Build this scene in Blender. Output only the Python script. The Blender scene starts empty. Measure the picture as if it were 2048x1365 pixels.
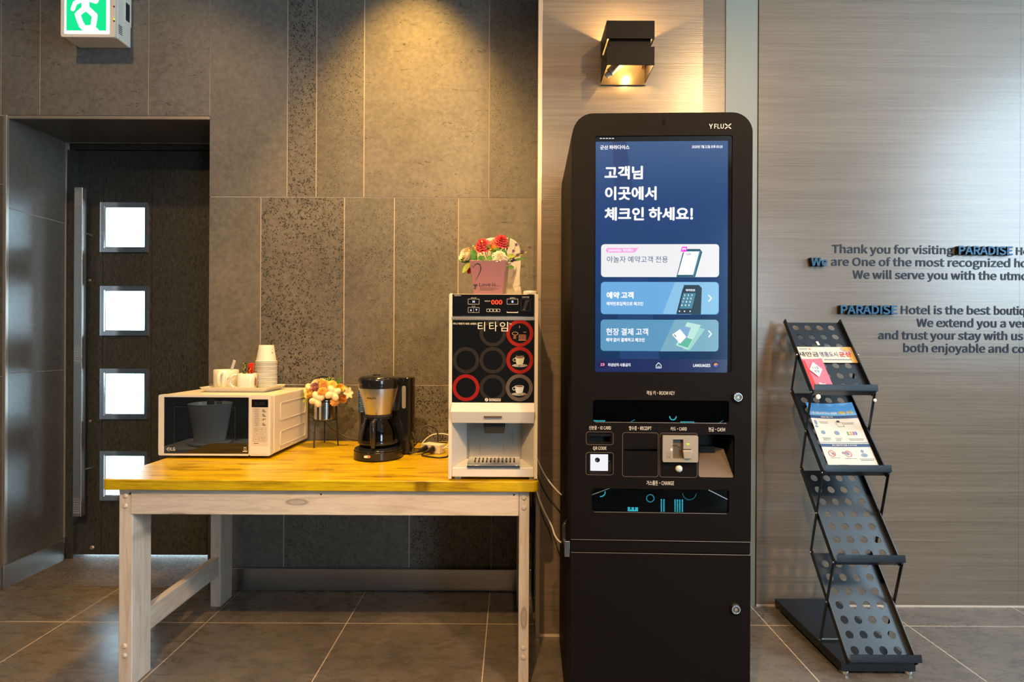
import bpy, bmesh, math, random
from mathutils import Vector, Matrix

S = bpy.context.scene
COL = S.collection
PI = math.pi

# ------------------------------------------------------------------ camera
CAMH, F, HY, ROLL = 1.19, 1100.0, 688.0, 0.005
cam_d = bpy.data.cameras.new('camera')
cam_d.sensor_width = 36.0
cam_d.lens = 36.0 * F / 2048.0
cam_d.shift_y = (HY - 682.5) / 2048.0
cam_d.clip_start = 0.02
cam = bpy.data.objects.new('camera', cam_d)
COL.objects.link(cam)
cam.location = (0, 0, CAMH)
cam.rotation_euler = (Matrix.Rotation(math.radians(90), 4, 'X') @ Matrix.Rotation(ROLL, 4, 'Z')).to_euler()
S.camera = cam

# ------------------------------------------------------------------ world, exposure
S.view_settings.view_transform = 'Standard'
S.view_settings.look = 'None'
S.view_settings.exposure = 0.0
S.view_settings.gamma = 1.0
S.view_settings.use_curve_mapping = False
world = bpy.data.worlds.new('overcast sky')
S.world = world
world.use_nodes = True
bgn = world.node_tree.nodes['Background']
bgn.inputs[0].default_value = (0.62, 0.86, 1.0, 1)
bgn.inputs[1].default_value = 13.0
S.cycles.use_denoising = True
S.cycles.max_bounces = 8
S.cycles.sample_clamp_indirect = 4.0
S.cycles.caustics_reflective = False
S.cycles.caustics_refractive = False

# ------------------------------------------------------------------ lights of the room, and added fill spots
def area(name, loc, rot, sx, sy, energy, color):
    d = bpy.data.lights.new(name, 'AREA'); d.shape = 'RECTANGLE'; d.size = sx; d.size_y = sy
    d.energy = energy; d.color = color
    o = bpy.data.objects.new(name, d); COL.objects.link(o); o.location = loc; o.rotation_euler = rot
    return o
def spot(name, loc, target, energy, color, ang, blend, radius=0.03):
    d = bpy.data.lights.new(name, 'SPOT'); d.energy = energy; d.color = color
    d.spot_size = math.radians(ang); d.spot_blend = blend; d.shadow_soft_size = radius
    o = bpy.data.objects.new(name, d); COL.objects.link(o); o.location = loc
    o.rotation_euler = (Vector(target) - Vector(loc)).to_track_quat('-Z', 'Y').to_euler()
    return o
DAY = (0.60, 0.80, 1.0)
WARM = (1.0, 0.56, 0.13)
AMBER = (1.0, 0.61, 0.26)
area('daylight_right_window', (4.12, 0.40, 2.35), (math.radians(90), 0, math.radians(90)), 1.9, 2.0, 88, DAY)
area('daylight_front_window', (3.4, -3.9, 1.65), (math.radians(90), 0, 0), 1.3, 2.2, 45, DAY)
spot('downlight_wall', (-0.50, 2.18, 3.45), (-0.50, 2.52, 1.6), 330, WARM, 62, 0.75, 0.03)
spot('downlight_wall_twin', (-0.62, 2.12, 3.45), (-0.62, 2.2, 0.7), 75, WARM, 66, 0.8, 0.03)
spot('downlight_entry', (-2.0, 1.35, 3.45), (-2.0, 2.2, 1.4), 75, AMBER, 100, 0.8, 0.04)
spot('downlight_left', (-0.5, -0.7, 3.45), (-0.55, 2.2, 0.5), 460, AMBER, 74, 0.8, 0.04)
spot('downlight_right', (1.7, -0.5, 3.45), (1.2, 2.2, 1.0), 350, AMBER, 75, 0.8, 0.04)
spot('fill_middle', (0.12, -1.6, 3.45), (0.14, 2.2, 0.8), 230, AMBER, 34, 0.8, 0.04)  # added warm fill for the pier between drinks machine and kiosk
spot('fill_planter', (-2.2, 1.55, 3.45), (-2.42, 0.05, 0.5), 520, (1.0, 0.92, 0.82), 50, 0.7, 0.04)  # added light so the planter shows in the oven glass
spot('downlight_pier', (0.5, 1.75, 3.45), (0.45, 2.2, 2.0), 18, AMBER, 80, 0.9, 0.04)

# ------------------------------------------------------------------ pixel measurements -> metres
def uv(px, py):
    a, b = px - 1024.0, py - HY
    return a + ROLL * b, b - ROLL * a
def at(px, py, Y):                       # point of the vertical plane at depth Y
    u, v = uv(px, py)
    return u / F * Y, CAMH - v / F * Y
def onz(px, py, z):                      # point of the horizontal plane at height z
    u, v = uv(px, py)
    Y = (CAMH - z) * F / v
    return u / F * Y, Y

# ------------------------------------------------------------------ materials
def lin(c):
    return c / 12.92 if c <= 0.04045 else ((c + 0.055) / 1.055) ** 2.4
def srgb(r, g, b):
    return (lin(r / 255), lin(g / 255), lin(b / 255))
MATS = {}
def mat(name, col, rough=0.5, metal=0.0, emit=None, estr=1.0, spec=None, coat=0.0, alpha=None, trans=0.0):
    if name in MATS: return MATS[name]
    m = bpy.data.materials.new(name); m.use_nodes = True
    b = m.node_tree.nodes['Principled BSDF']
    b.inputs['Base Color'].default_value = (*col, 1)
    b.inputs['Roughness'].default_value = rough
    b.inputs['Metallic'].default_value = metal
    if spec is not None: b.inputs['Specular IOR Level'].default_value = spec
    if coat: b.inputs['Coat Weight'].default_value = coat; b.inputs['Coat Roughness'].default_value = 0.05
    if trans: b.inputs['Transmission Weight'].default_value = trans
    if emit is not None:
        b.inputs['Emission Color'].default_value = (*emit, 1)
        b.inputs['Emission Strength'].default_value = estr
    if alpha is not None: b.inputs['Alpha'].default_value = alpha
    MATS[name] = m
    return m
class N:                                  # small node-graph helper
    def __init__(s, m):
        s.t = m.node_tree; s.b = s.t.nodes['Principled BSDF']
        s.co = s.t.nodes.new('ShaderNodeTexCoord').outputs['Object']
    def link(s, a, b): s.t.links.new(a, b)
    def map(s, scale, loc=(0, 0, 0), rot=(0, 0, 0)):
        n = s.t.nodes.new('ShaderNodeMapping'); n.inputs['Scale'].default_value = scale
        n.inputs['Location'].default_value = loc; n.inputs['Rotation'].default_value = rot
        s.link(s.co, n.inputs['Vector']); return n.outputs[0]
    def noise(s, vec, scale, detail=4, rough=0.55, dist=0.0):
        n = s.t.nodes.new('ShaderNodeTexNoise'); n.inputs['Scale'].default_value = scale
        n.inputs['Detail'].default_value = detail; n.inputs['Roughness'].default_value = rough
        n.inputs['Distortion'].default_value = dist
        s.link(vec, n.inputs['Vector']); return n.outputs[0]
    def voro(s, vec, scale, rnd=1.0, flat=False):
        n = s.t.nodes.new('ShaderNodeTexVoronoi')
        if flat: n.voronoi_dimensions = '2D'
        n.inputs['Scale'].default_value = scale
        n.inputs['Randomness'].default_value = rnd
        s.link(vec, n.inputs['Vector']); return n.outputs['Distance']
    def ramp(s, fac, stops):
        n = s.t.nodes.new('ShaderNodeValToRGB'); e = n.color_ramp.elements
        while len(e) < len(stops): e.new(0.5)
        for k, (p, c) in enumerate(stops):
            e[k].position = p; e[k].color = (*c, 1) if len(c) == 3 else c
        s.link(fac, n.inputs[0]); return n.outputs[0]
    def math(s, op, a, b=None, clamp=False):
        n = s.t.nodes.new('ShaderNodeMath'); n.operation = op; n.use_clamp = clamp
        for k, x in enumerate((a, b)):
            if x is None: continue
            if isinstance(x, (int, float)): n.inputs[k].default_value = x
            else: s.link(x, n.inputs[k])
        return n.outputs[0]
    def mix(s, fac, a, b, mode='MIX'):
        n = s.t.nodes.new('ShaderNodeMix'); n.data_type = 'RGBA'; n.blend_type = mode
        for k, x in ((0, fac), (6, a), (7, b)):
            if isinstance(x, (int, float)): n.inputs[k].default_value = x
            elif isinstance(x, tuple): n.inputs[k].default_value = (*x, 1)
            else: s.link(x, n.inputs[k])
        return n.outputs[2]
    def sep(s, vec):
        n = s.t.nodes.new('ShaderNodeSeparateXYZ'); s.link(vec, n.inputs[0]); return n.outputs
    def color(s, c): s.link(c, s.b.inputs['Base Color'])
    def rough(s, c): s.link(c, s.b.inputs['Roughness'])
    def bump(s, h, strength=0.3, dist=0.01):
        n = s.t.nodes.new('ShaderNodeBump'); n.inputs['Strength'].default_value = strength
        n.inputs['Distance'].default_value = dist
        s.link(h, n.inputs['Height']); s.link(n.outputs[0], s.b.inputs['Normal'])

def stone(name, base, pore_scale, pore_lo, pore_hi, veins=False, rough=0.42, relief=0.35, spec=0.5):
    m = mat(name, base, rough, spec=spec); g = N(m)
    n1 = g.noise(g.map((1, 1, 1)), 3.0, 6, 0.65)
    n2 = g.noise(g.map((1, 1, 1), (3, 1, 7)), 45.0, 4, 0.6)
    c = g.mix(g.ramp(n1, [(0.3, (0, 0, 0)), (0.7, (1, 1, 1))]), tuple(0.72 * k for k in base), tuple(1.28 * k for k in base))
    c = g.mix(0.35, c, g.ramp(n2, [(0.25, (0.02, 0.02, 0.02)), (0.75, (1.6 * base[0], 1.6 * base[1], 1.6 * base[2]))]))
    v = g.voro(g.map((1, 1, 1.0), (0.3, 0, 0.1)), pore_scale)
    v2 = g.voro(g.map((1, 1, 0.8), (5, 2, 9)), pore_scale * 2.1)
    dens = g.ramp(g.noise(g.map((1, 1, 1), (8, 8, 2)), 2.6, 3), [(0.3, (pore_lo,) * 3), (0.75, (pore_hi,) * 3)])
    size = g.math('MULTIPLY', dens, g.ramp(g.noise(g.map((1, 1, 1), (1, 5, 3)), 38.0, 2), [(0.34, (0, 0, 0)), (0.52, (1, 1, 1))]))
    p = g.math('LESS_THAN', v, size)
    p2 = g.math('LESS_THAN', v2, g.math('MULTIPLY', size, 0.9))
    p = g.math('MAXIMUM', p, p2)
    if veins:
        nv = g.noise(g.map((1.3, 1, 7), (2, 0, 0), (0, 0.12, 0)), 2.4, 6, 0.5, 0.15)
        line = g.math('LESS_THAN', g.math('ABSOLUTE', g.math('SUBTRACT', nv, 0.5)), 0.0028)
        gate = g.math('GREATER_THAN', g.noise(g.map((1, 1, 1), (4, 4, 4)), 55.0, 3), 0.47)
        p = g.math('MAXIMUM', p, g.math('MULTIPLY', line, gate))
    c = g.mix(g.math('MULTIPLY', p, 0.95), c, (0.012, 0.011, 0.010))
    g.color(c)
    g.bump(g.math('SUBTRACT', g.math('MULTIPLY', n2, 0.35), p), relief, 0.004)
    return m
STONE = (0.125, 0.113, 0.098)
M_SMOOTH = stone('basalt_fine', tuple(1.12 * k for k in STONE), 85, 0.02, 0.17)
M_PORE = stone('basalt_porous', tuple(1.05 * k for k in STONE), 100, 0.30, 0.46)
M_MID = stone('basalt_medium', STONE, 105, 0.18, 0.34)
M_VEIN = stone('basalt_veined', tuple(1.15 * k for k in STONE), 80, 0.02, 0.16, True)
M_JAMB = stone('basalt_honed', tuple(0.95 * k for k in STONE), 80, 0.10, 0.26, False, 0.34, 0.06, 1.0)

M_GROUT = mat('grout', (0.50, 0.42, 0.36), 0.9)
def laminate(name, k=1.0):
    m = mat(name, (0.3, 0.25, 0.2), 0.27); g = N(m)
    a = g.noise(g.map((0.18, 0.18, 7), (1, 0, 0)), 2.2, 6, 0.62, 0.2)
    b = g.noise(g.map((0.25, 0.25, 32)), 3.0, 4, 0.6)
    c = g.noise(g.map((3.5, 3.5, 170), (0, 3, 0)), 2.0, 2, 0.5)
    col = g.ramp(a, [(0.25, (0.205 * k, 0.150 * k, 0.108 * k)), (0.5, (0.295 * k, 0.222 * k, 0.162 * k)), (0.78, (0.375 * k, 0.288 * k, 0.215 * k))])
    col = g.mix(0.40, col, g.ramp(b, [(0.3, (0.185 * k, 0.132 * k, 0.095 * k)), (0.72, (0.43 * k, 0.335 * k, 0.255 * k))]))
    col = g.mix(0.20, col, g.ramp(c, [(0.3, (0.15 * k, 0.12 * k, 0.095 * k)), (0.7, (0.42 * k, 0.36 * k, 0.30 * k))]))
    g.color(col); g.bump(c, 0.12, 0.002)
    return m
M_LAM = laminate('wood_laminate', 0.50)
def floor_mat():
    m = mat('slate_floor_tile', (0.1, 0.09, 0.08), 0.28); g = N(m)
    n1 = g.noise(g.map((1, 1, 1)), 1.7, 7, 0.62, 0.4)
    n2 = g.noise(g.map((1, 2.5, 1), (4, 1, 0), (0, 0, 0.5)), 9.0, 6, 0.7, 0.8)
    c = g.ramp(n1, [(0.3, (0.085, 0.072, 0.060)), (0.5, (0.150, 0.126, 0.104)), (0.72, (0.250, 0.210, 0.170))])
    c = g.mix(0.45, c, g.ramp(n2, [(0.3, (0.048, 0.041, 0.034)), (0.75, (0.22, 0.185, 0.15))]))
    sx = g.sep(g.map((1 / 0.596, 1 / 0.6, 1), (0.1 / 0.596 + 40, -2.333 / 0.6 + 40, 0)))
    def line(o):
        f = g.math('FRACT', o); d = g.math('MINIMUM', f, g.math('SUBTRACT', 1.0, f))
        return g.math('LESS_THAN', d, 0.0032)
    l = g.math('MAXIMUM', line(sx[0]), line(sx[1]))
    g.color(g.mix(l, c, (0.66, 0.52, 0.40)))
    g.rough(g.math('ADD', g.math('MULTIPLY', n2, 0.22), 0.17))
    g.bump(g.math('SUBTRACT', g.math('MULTIPLY', n2, 0.3), l), 0.15, 0.003)
    return m
M_FLOOR = floor_mat()
def granite():
    m = mat('rough_granite', (0.12, 0.1, 0.08), 0.6); g = N(m)
    n = g.noise(g.map((1, 1, 1)), 75, 5, 0.7); n2 = g.noise(g.map((1, 1, 1)), 6, 4)
    g.color(g.mix(g.ramp(n2, [(0.4, (0, 0, 0)), (0.6, (1, 1, 1))]), g.ramp(n, [(0.35, (0.03, 0.026, 0.02)), (0.65, (0.16, 0.13, 0.095))]),
                  g.ramp(n, [(0.35, (0.05, 0.043, 0.034)), (0.65, (0.25, 0.2, 0.15))])))
    g.bump(n, 0.9, 0.01)
    return m
M_GRANITE = granite()
def door_mat():
    m = mat('dark_embossed_steel', (0.03, 0.03, 0.028), 0.45, 0.0); g = N(m)
    n = g.noise(g.map((2.2, 1, 1), (0, 0, 0), (0, 0.5, 0)), 42, 3, 0.6, 0.8)
    g.color(g.ramp(n, [(0.3, (0.012, 0.013, 0.011)), (0.7, (0.062, 0.060, 0.050))]))
    g.bump(n, 0.5, 0.003)
    return m
M_DOOR = door_mat()
def wood(name, c0, c1, c2, rough, knots=True, planks=False, axis='X'):
    m = mat(name, c1, rough); g = N(m)
    sc = {'X': (1.2, 9, 14), 'Z': (12, 12, 1.2), 'Y': (12, 1.2, 12)}[axis]
    n = g.noise(g.map(sc), 3.0, 5, 0.6, 0.9)
    n2 = g.noise(g.map(tuple(4 * k for k in sc), (3, 3, 3)), 4.0, 3, 0.6)
    col = g.ramp(n, [(0.32, c0), (0.5, c1), (0.75, c2)])
    col = g.mix(0.25, col, g.ramp(n2, [(0.35, c0), (0.65, c2)]))
    if knots:
        if planks: kv = g.map((1.9, 6.5, 1))
        else: kv = g.map({'X': (1.7, 1, 6.0), 'Z': (6.0, 1, 1.7), 'Y': (1, 1, 6)}[axis], (0.3, 0, 0.2), (math.radians(-90), 0, 0))
        v = g.voro(kv, 1.5, 1.0, True)
        k = g.ramp(v, [(0.0, (0.7, 0.7, 0.7)), (0.055, (0.55, 0.55, 0.55)), (0.085, (1, 1, 1)), (0.115, (0.12, 0.12, 0.12)), (0.2, (0, 0, 0))])
        col = g.mix(g.math('MULTIPLY', k, 0.75), col, tuple(0.38 * x for x in c0))
    if planks:
        sy = g.sep(g.map((1, 1 / 0.098, 1), (0, 0.37, 0)))[1]
        f = g.math('FRACT', sy)
        l = g.math('LESS_THAN', f, 0.05)
        col = g.mix(g.math('MULTIPLY', l, 0.7), col, tuple(0.30 * x for x in c0))
        g.bump(g.math('SUBTRACT', g.math('MULTIPLY', n2, 0.2), l), 0.25, 0.002)
    else:
        g.bump(n2, 0.12, 0.002)
    g.color(col)
    return m
M_TOP = wood('yellow_stained_pine', (0.24, 0.12, 0.002), (0.54, 0.36, 0.003), (0.68, 0.48, 0.006), 0.30, True, True)
M_PINE_X = wood('whitewashed_pine_x', (0.44, 0.35, 0.27), (0.60, 0.51, 0.42), (0.70, 0.62, 0.53), 0.5)
M_PINE_Z = wood('whitewashed_pine_z', (0.44, 0.35, 0.27), (0.60, 0.51, 0.42), (0.70, 0.62, 0.53), 0.5, True, False, 'Z')
M_PINE_Y = wood('whitewashed_pine_y', (0.44, 0.35, 0.27), (0.60, 0.51, 0.42), (0.70, 0.62, 0.53), 0.5, True, False, 'Y')
def brushed(name, c, rough, axis='X'):
    m = mat(name, c, rough, 1.0); g = N(m)
    n = g.noise(g.map({'X': (1, 60, 90), 'Z': (90, 90, 1)}[axis]), 4, 3)
    g.rough(g.math('ADD', g.math('MULTIPLY', n, 0.25), rough - 0.1)); return m
M_STEEL = brushed('brushed_steel', (0.55, 0.55, 0.55), 0.32)
M_STEELZ = brushed('brushed_steel_vertical', (0.62, 0.60, 0.57), 0.30, 'Z')
M_CHROME = mat('chrome', (0.75, 0.76, 0.78), 0.12, 1.0)
M_BLACK = mat('black_powder_coat', (0.0060, 0.0046, 0.0040), 0.5, spec=0.06)
M_BLACKG = mat('black_gloss_plastic', (0.010, 0.010, 0.011), 0.12)
M_BLACKM = mat('black_matte', (0.008, 0.008, 0.008), 0.75)
M_GLASSBLK = mat('black_glass', (0.006, 0.007, 0.009), 0.05)
M_WHITE = mat('white_plastic', (0.70, 0.66, 0.60), 0.35)
M_MWHITE = mat('ivory_enamel', (0.70, 0.64, 0.55), 0.32)
M_BEIGE = mat('beige_panel', (0.62, 0.54, 0.42), 0.45)
M_GREYPL = mat('grey_plastic', (0.42, 0.40, 0.38), 0.4)
M_CERAM = mat('white_ceramic', (0.70, 0.67, 0.60), 0.12)
M_PAPER = mat('white_paper', (0.72, 0.69, 0.63), 0.7)
M_INK = mat('dark_ink', (0.02, 0.02, 0.022), 0.5)
M_LTPRINT = mat('light_print', (0.72, 0.66, 0.58), 0.5)
M_NAVY = mat('navy_acrylic', (0.007, 0.015, 0.029), 0.5, spec=0.2)
M_NAVY2 = mat('navy_acrylic_face', (0.014, 0.075, 0.155), 0.5, spec=0.2)
M_RED = mat('red_print', (0.26, 0.008, 0.005), 0.55, spec=0.15)
M_BROWN = mat('brown_print', (0.095, 0.070, 0.055), 0.55, spec=0.2)
M_DARKRING = mat('dark_ring_print', (0.022, 0.018, 0.016), 0.6, spec=0.1)
M_TRIM = mat('corner_trim', (0.40, 0.34, 0.28), 0.35, 0.6)
M_CELADON = mat('pale_green_painted_panel', (0.17, 0.195, 0.175), 0.42)
M_CEIL = mat('ceiling_paint', (0.75, 0.74, 0.72), 0.9)
M_PLASTER = mat('plaster', (0.11, 0.10, 0.095), 0.9)
M_RACK = mat('rack_black_enamel', (0.007, 0.010, 0.016), 0.30)
M_CABLEB = mat('black_cable', (0.012, 0.012, 0.012), 0.45)
M_CABLEW = mat('white_cable', (0.70, 0.70, 0.68), 0.45)

def glass_mat(name, tint, gloss):
    m = bpy.data.materials.new(name); m.use_nodes = True; t = m.node_tree
    t.nodes.remove(t.nodes['Principled BSDF'])
    a = t.nodes.new('ShaderNodeBsdfTransparent'); a.inputs[0].default_value = (*tint, 1)
    b = t.nodes.new('ShaderNodeBsdfGlossy'); b.inputs['Roughness'].default_value = 0.03
    fr = t.nodes.new('ShaderNodeFresnel'); fr.inputs[0].default_value = gloss
    mx = t.nodes.new('ShaderNodeMixShader')
    t.links.new(fr.outputs[0], mx.inputs[0]); t.links.new(a.outputs[0], mx.inputs[1]); t.links.new(b.outputs[0], mx.inputs[2])
    t.links.new(mx.outputs[0], t.nodes['Material Output'].inputs[0])
    return m
M_PANE = glass_mat('door_pane_glass', (0.93, 0.98, 1.0), 1.45)
M_SMOKE = glass_mat('smoked_acrylic', (0.30, 0.29, 0.29), 1.5)
M_CARAFE = glass_mat('carafe_glass', (0.78, 0.74, 0.70), 1.5)
def glow(name, r, g, b, k=1.0, rough=0.2):
    c = srgb(r, g, b)
    return mat(name, (0.004, 0.004, 0.004), rough, emit=c, estr=k, spec=0.4)

# ------------------------------------------------------------------ mesh builder
_txt = {}
FONTC = bpy.data.curves.new('type', 'FONT')
try:                                      # the plain face that ships with Blender, when it is there
    FONTC.font = bpy.data.fonts.load(bpy.utils.system_resource('DATAFILES', path='fonts') + '/Noto Sans CJK Regular.woff2')
except Exception:
    pass
FONTO = bpy.data.objects.new('type', FONTC)
def curve_mesh(cu, keep=None):
    o = keep or bpy.data.objects.new('tmp', cu)
    me = bpy.data.meshes.new_from_object(o)
    vs = [v.co.copy() for v in me.vertices]; fs = [tuple(p.vertices) for p in me.polygons]
    bpy.data.meshes.remove(me)
    if not keep: bpy.data.objects.remove(o); bpy.data.curves.remove(cu)
    return vs, fs
def text_geo(s, bold=0.0, ext=0.0, res=3):
    k = (s, bold, ext, res)
    if k not in _txt:
        if bold:                          # heavier strokes: the outline repeated around its own place
            vs, fs = text_geo(s, 0.0, ext, res); V_ = []; F_ = []; d = .55 * bold; st_ = .008 if ext else .000012
            for q_, (dx, dy) in enumerate(((d, 0), (-d, 0), (0, d), (0, -d), (.7 * d, .7 * d), (-.7 * d, .7 * d), (.7 * d, -.7 * d), (-.7 * d, -.7 * d))):
                o = len(V_); V_ += [Vector((p.x + dx, p.y + dy, p.z + q_ * st_)) for p in vs]; F_ += [tuple(q + o for q in f) for f in fs]
            _txt[k] = (V_, F_)
        else:
            cu = FONTC; cu.body = s; cu.size = 1.0; cu.resolution_u = res; cu.extrude = ext
            _txt[k] = curve_mesh(cu, FONTO)
    return _txt[k]
def plate_geo(outer, holes, t):
    cu = bpy.data.curves.new('tmp', 'CURVE'); cu.dimensions = '2D'; cu.fill_mode = 'BOTH'; cu.extrude = t / 2
    for pts in [outer] + list(holes):
        sp = cu.splines.new('POLY'); sp.points.add(len(pts) - 1); sp.use_cyclic_u = True
        for p, (a, b) in zip(sp.points, pts): p.co = (a, b, 0, 1)
    return curve_mesh(cu)
def rr(x0, y0, x1, y1, r, n=5, corners='1111'):
    if x1 < x0: x0, x1 = x1, x0
    if y1 < y0: y0, y1 = y1, y0
    out = []
    for k, (cx, cy, a) in enumerate(((x0 + r, y0 + r, PI), (x1 - r, y0 + r, 1.5 * PI), (x1 - r, y1 - r, 0), (x0 + r, y1 - r, 0.5 * PI))):
        if corners[k] == '1' and r > 0:
            for j in range(n + 1):
                t = a + 0.5 * PI * j / n
                out.append((cx + r * math.cos(t), cy + r * math.sin(t)))
        else:
            out.append(((x0, y0), (x1, y0), (x1, y1), (x0, y1))[k])
    return out
def circ(cx, cy, r, n=20, ry=None):
    return [(cx + r * math.cos(2 * PI * k / n), cy + (ry or r) * math.sin(2 * PI * k / n)) for k in range(n)]
FRONT = Matrix(((1, 0, 0, 0), (0, 0, -1, 0), (0, 1, 0, 0), (0, 0, 0, 1)))      # (a, b, c) -> (a, -c, b): faces -Y
def front(y=0.0): return Matrix.Translation((0, y, 0)) @ FRONT
class MB:
    def __init__(s, M=None):
        s.v = []; s.f = []; s.mi = []; s.m = 0; s.M = M or Matrix()
    def add(s, vs, fs):
        o = len(s.v)
        s.v += [s.M @ Vector(p) for p in vs]
        s.f += [tuple(i + o for i in f) for f in fs]; s.mi += [s.m] * len(fs); return s
    def box(s, x0, x1, y0, y1, z0, z1):
        return s.add([(x0, y0, z0), (x1, y0, z0), (x1, y1, z0), (x0, y1, z0), (x0, y0, z1), (x1, y0, z1), (x1, y1, z1), (x0, y1, z1)],
                     [(0, 3, 2, 1), (4, 5, 6, 7), (0, 1, 5, 4), (1, 2, 6, 5), (2, 3, 7, 6), (3, 0, 4, 7)])
    def hexa(s, b, t):                    # bottom quad and top quad, counter-clockwise from above
        return s.add(list(b) + list(t), [(0, 3, 2, 1), (4, 5, 6, 7), (0, 1, 5, 4), (1, 2, 6, 5), (2, 3, 7, 6), (3, 0, 4, 7)])
    def prism(s, poly, c0, c1):           # 2D polygon extruded along c
        n = len(poly)
        vs = [(a, b, c0) for a, b in poly] + [(a, b, c1) for a, b in poly]
        fs = [tuple(reversed(range(n))), tuple(range(n, 2 * n))] + [(k, (k + 1) % n, n + (k + 1) % n, n + k) for k in range(n)]
        return s.add(vs, fs)
    def flat(s, poly, c=0.0):
        return s.add([(a, b, c) for a, b in poly], [tuple(range(len(poly)))])
    def plate(s, outer, holes, c0, c1):
        vs, fs = plate_geo(outer, holes, c1 - c0)
        return s.add([(p.x, p.y, p.z + (c0 + c1) / 2) for p in vs], fs)
    def ringp(s, outer, inner, c0, c1):   # frame between two outlines with equal counts
        n = len(outer)
        vs = [(a, b, c) for c in (c0, c1) for P in (outer, inner) for a, b in P]
        O0, I0, O1, I1 = 0, n, 2 * n, 3 * n; fs = []
        for k in range(n):
            j = (k + 1) % n
            fs += [(O1 + k, O1 + j, I1 + j, I1 + k), (O0 + j, O0 + k, I0 + k, I0 + j), (O0 + k, O0 + j, O1 + j, O1 + k), (I0 + j, I0 + k, I1 + k, I1 + j)]
        return s.add(vs, fs)
    def lathe(s, prof, c=(0, 0, 0), n=28, sx=1.0, sy=1.0, cap=True):
        vs = []; fs = []; m = len(prof)
        for r, z in prof:
            for k in range(n):
                t = 2 * PI * k / n
                vs.append((c[0] + sx * r * math.cos(t), c[1] + sy * r * math.sin(t), c[2] + z))
        for i in range(m - 1):
            for k in range(n):
                j = (k + 1) % n
                fs.append((i * n + k, i * n + j, (i + 1) * n + j, (i + 1) * n + k))
        if cap:
            fs.append(tuple(reversed(range(n)))); fs.append(tuple(range((m - 1) * n, m * n)))
        return s.add(vs, fs)
    def ball(s, c, r, rz=None, n=14, m=9, ry=None, fn=None):
        prof = []
        vs = []; fs = []
        for i in range(m + 1):
            a = PI * i / m
            for k in range(n):
                t = 2 * PI * k / n
                d = Vector((math.sin(a) * math.cos(t), math.sin(a) * math.sin(t), -math.cos(a)))
                q = fn(d) if fn else 1.0
                vs.append((c[0] + r * q * d.x, c[1] + (ry or r) * q * d.y, c[2] + (rz or r) * q * d.z))
        for i in range(m):
            for k in range(n):
                j = (k + 1) % n
                fs.append((i * n + k, i * n + j, (i + 1) * n + j, (i + 1) * n + k))
        return s.add(vs, fs)
    def tube(s, pts, r, n=8, smooth=0, closed=False):
        P = [Vector(p) for p in pts]
        if smooth:
            Q = []
            for i in range(len(P) - 1):
                p0, p1, p2, p3 = P[max(i - 1, 0)], P[i], P[i + 1], P[min(i + 2, len(P) - 1)]
                for j in range(smooth):
                    t = j / smooth
                    Q.append(0.5 * ((2 * p1) + (p2 - p0) * t + (2 * p0 - 5 * p1 + 4 * p2 - p3) * t * t + (3 * p1 - p0 - 3 * p2 + p3) * t ** 3))
            Q.append(P[-1]); P = Q
            if isinstance(r, (list, tuple)):
                r = [r[min(i // smooth, len(r) - 1)] * (1 - (i % smooth) / smooth) + r[min(i // smooth + 1, len(r) - 1)] * (i % smooth) / smooth for i in range(len(P))]
        vs = []; fs = []; L = len(P); up = None
        for i, p in enumerate(P):
            if closed: d = (P[(i + 1) % L] - P[i - 1]).normalized()
            else: d = (P[min(i + 1, L - 1)] - P[max(i - 1, 0)]).normalized()
            if up is None:
                up = Vector((0, 0, 1)) if abs(d.z) < 0.9 else Vector((1, 0, 0))
            a = d.cross(up).normalized(); b = a.cross(d).normalized(); up = b
            rad = r[i] if isinstance(r, (list, tuple)) else r
            for k in range(n):
                t = 2 * PI * k / n
                vs.append(p + rad * (math.cos(t) * a + math.sin(t) * b))
        for i in range(L if closed else L - 1):
            for k in range(n):
                j = (k + 1) % n; i2 = (i + 1) % L
                fs.append((i * n + k, i * n + j, i2 * n + j, i2 * n + k))
        if not closed:
            fs.append(tuple(reversed(range(n)))); fs.append(tuple(range((L - 1) * n, L * n)))
        return s.add(vs, fs)
    def bar(s, p, q, w, t, up=(1, 0, 0)): # flat bar from p to q, w across, t along up
        p, q = Vector(p), Vector(q); d = (q - p).normalized(); u = Vector(up).normalized(); a = d.cross(u).normalized()
        def quad(o): return [o - a * w / 2 - u * t / 2, o + a * w / 2 - u * t / 2, o + a * w / 2 + u * t / 2, o - a * w / 2 + u * t / 2]
        return s.hexa(quad(p), quad(q))
    def text(s, st, x0, x1, z0, z1, c=0.0, bold=0.0, ext=0.0, cap=False):
        """fit the string between x0..x1; z0..z1 is its full height, or baseline..capital height with cap"""
        if ext: vs, fs = text_geo(st, bold, 0.5)
        else: vs, fs = text_geo(st, bold)
        if not vs: return s
        ax = min(p.x for p in vs); bx = max(p.x for p in vs)
        if cap:
            hv = text_geo('H', bold)[0]; az = 0.0; bz = max(p.y for p in hv)
        else:
            az = min(p.y for p in vs); bz = max(p.y for p in vs)
        kx = (x1 - x0) / (bx - ax); kz = (z1 - z0) / (bz - az)
        return s.add([(x0 + (p.x - ax) * kx, z0 + (p.y - az) * kz, c + (p.z + 0.5) * ext if ext else c + p.z) for p in vs], fs)
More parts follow.
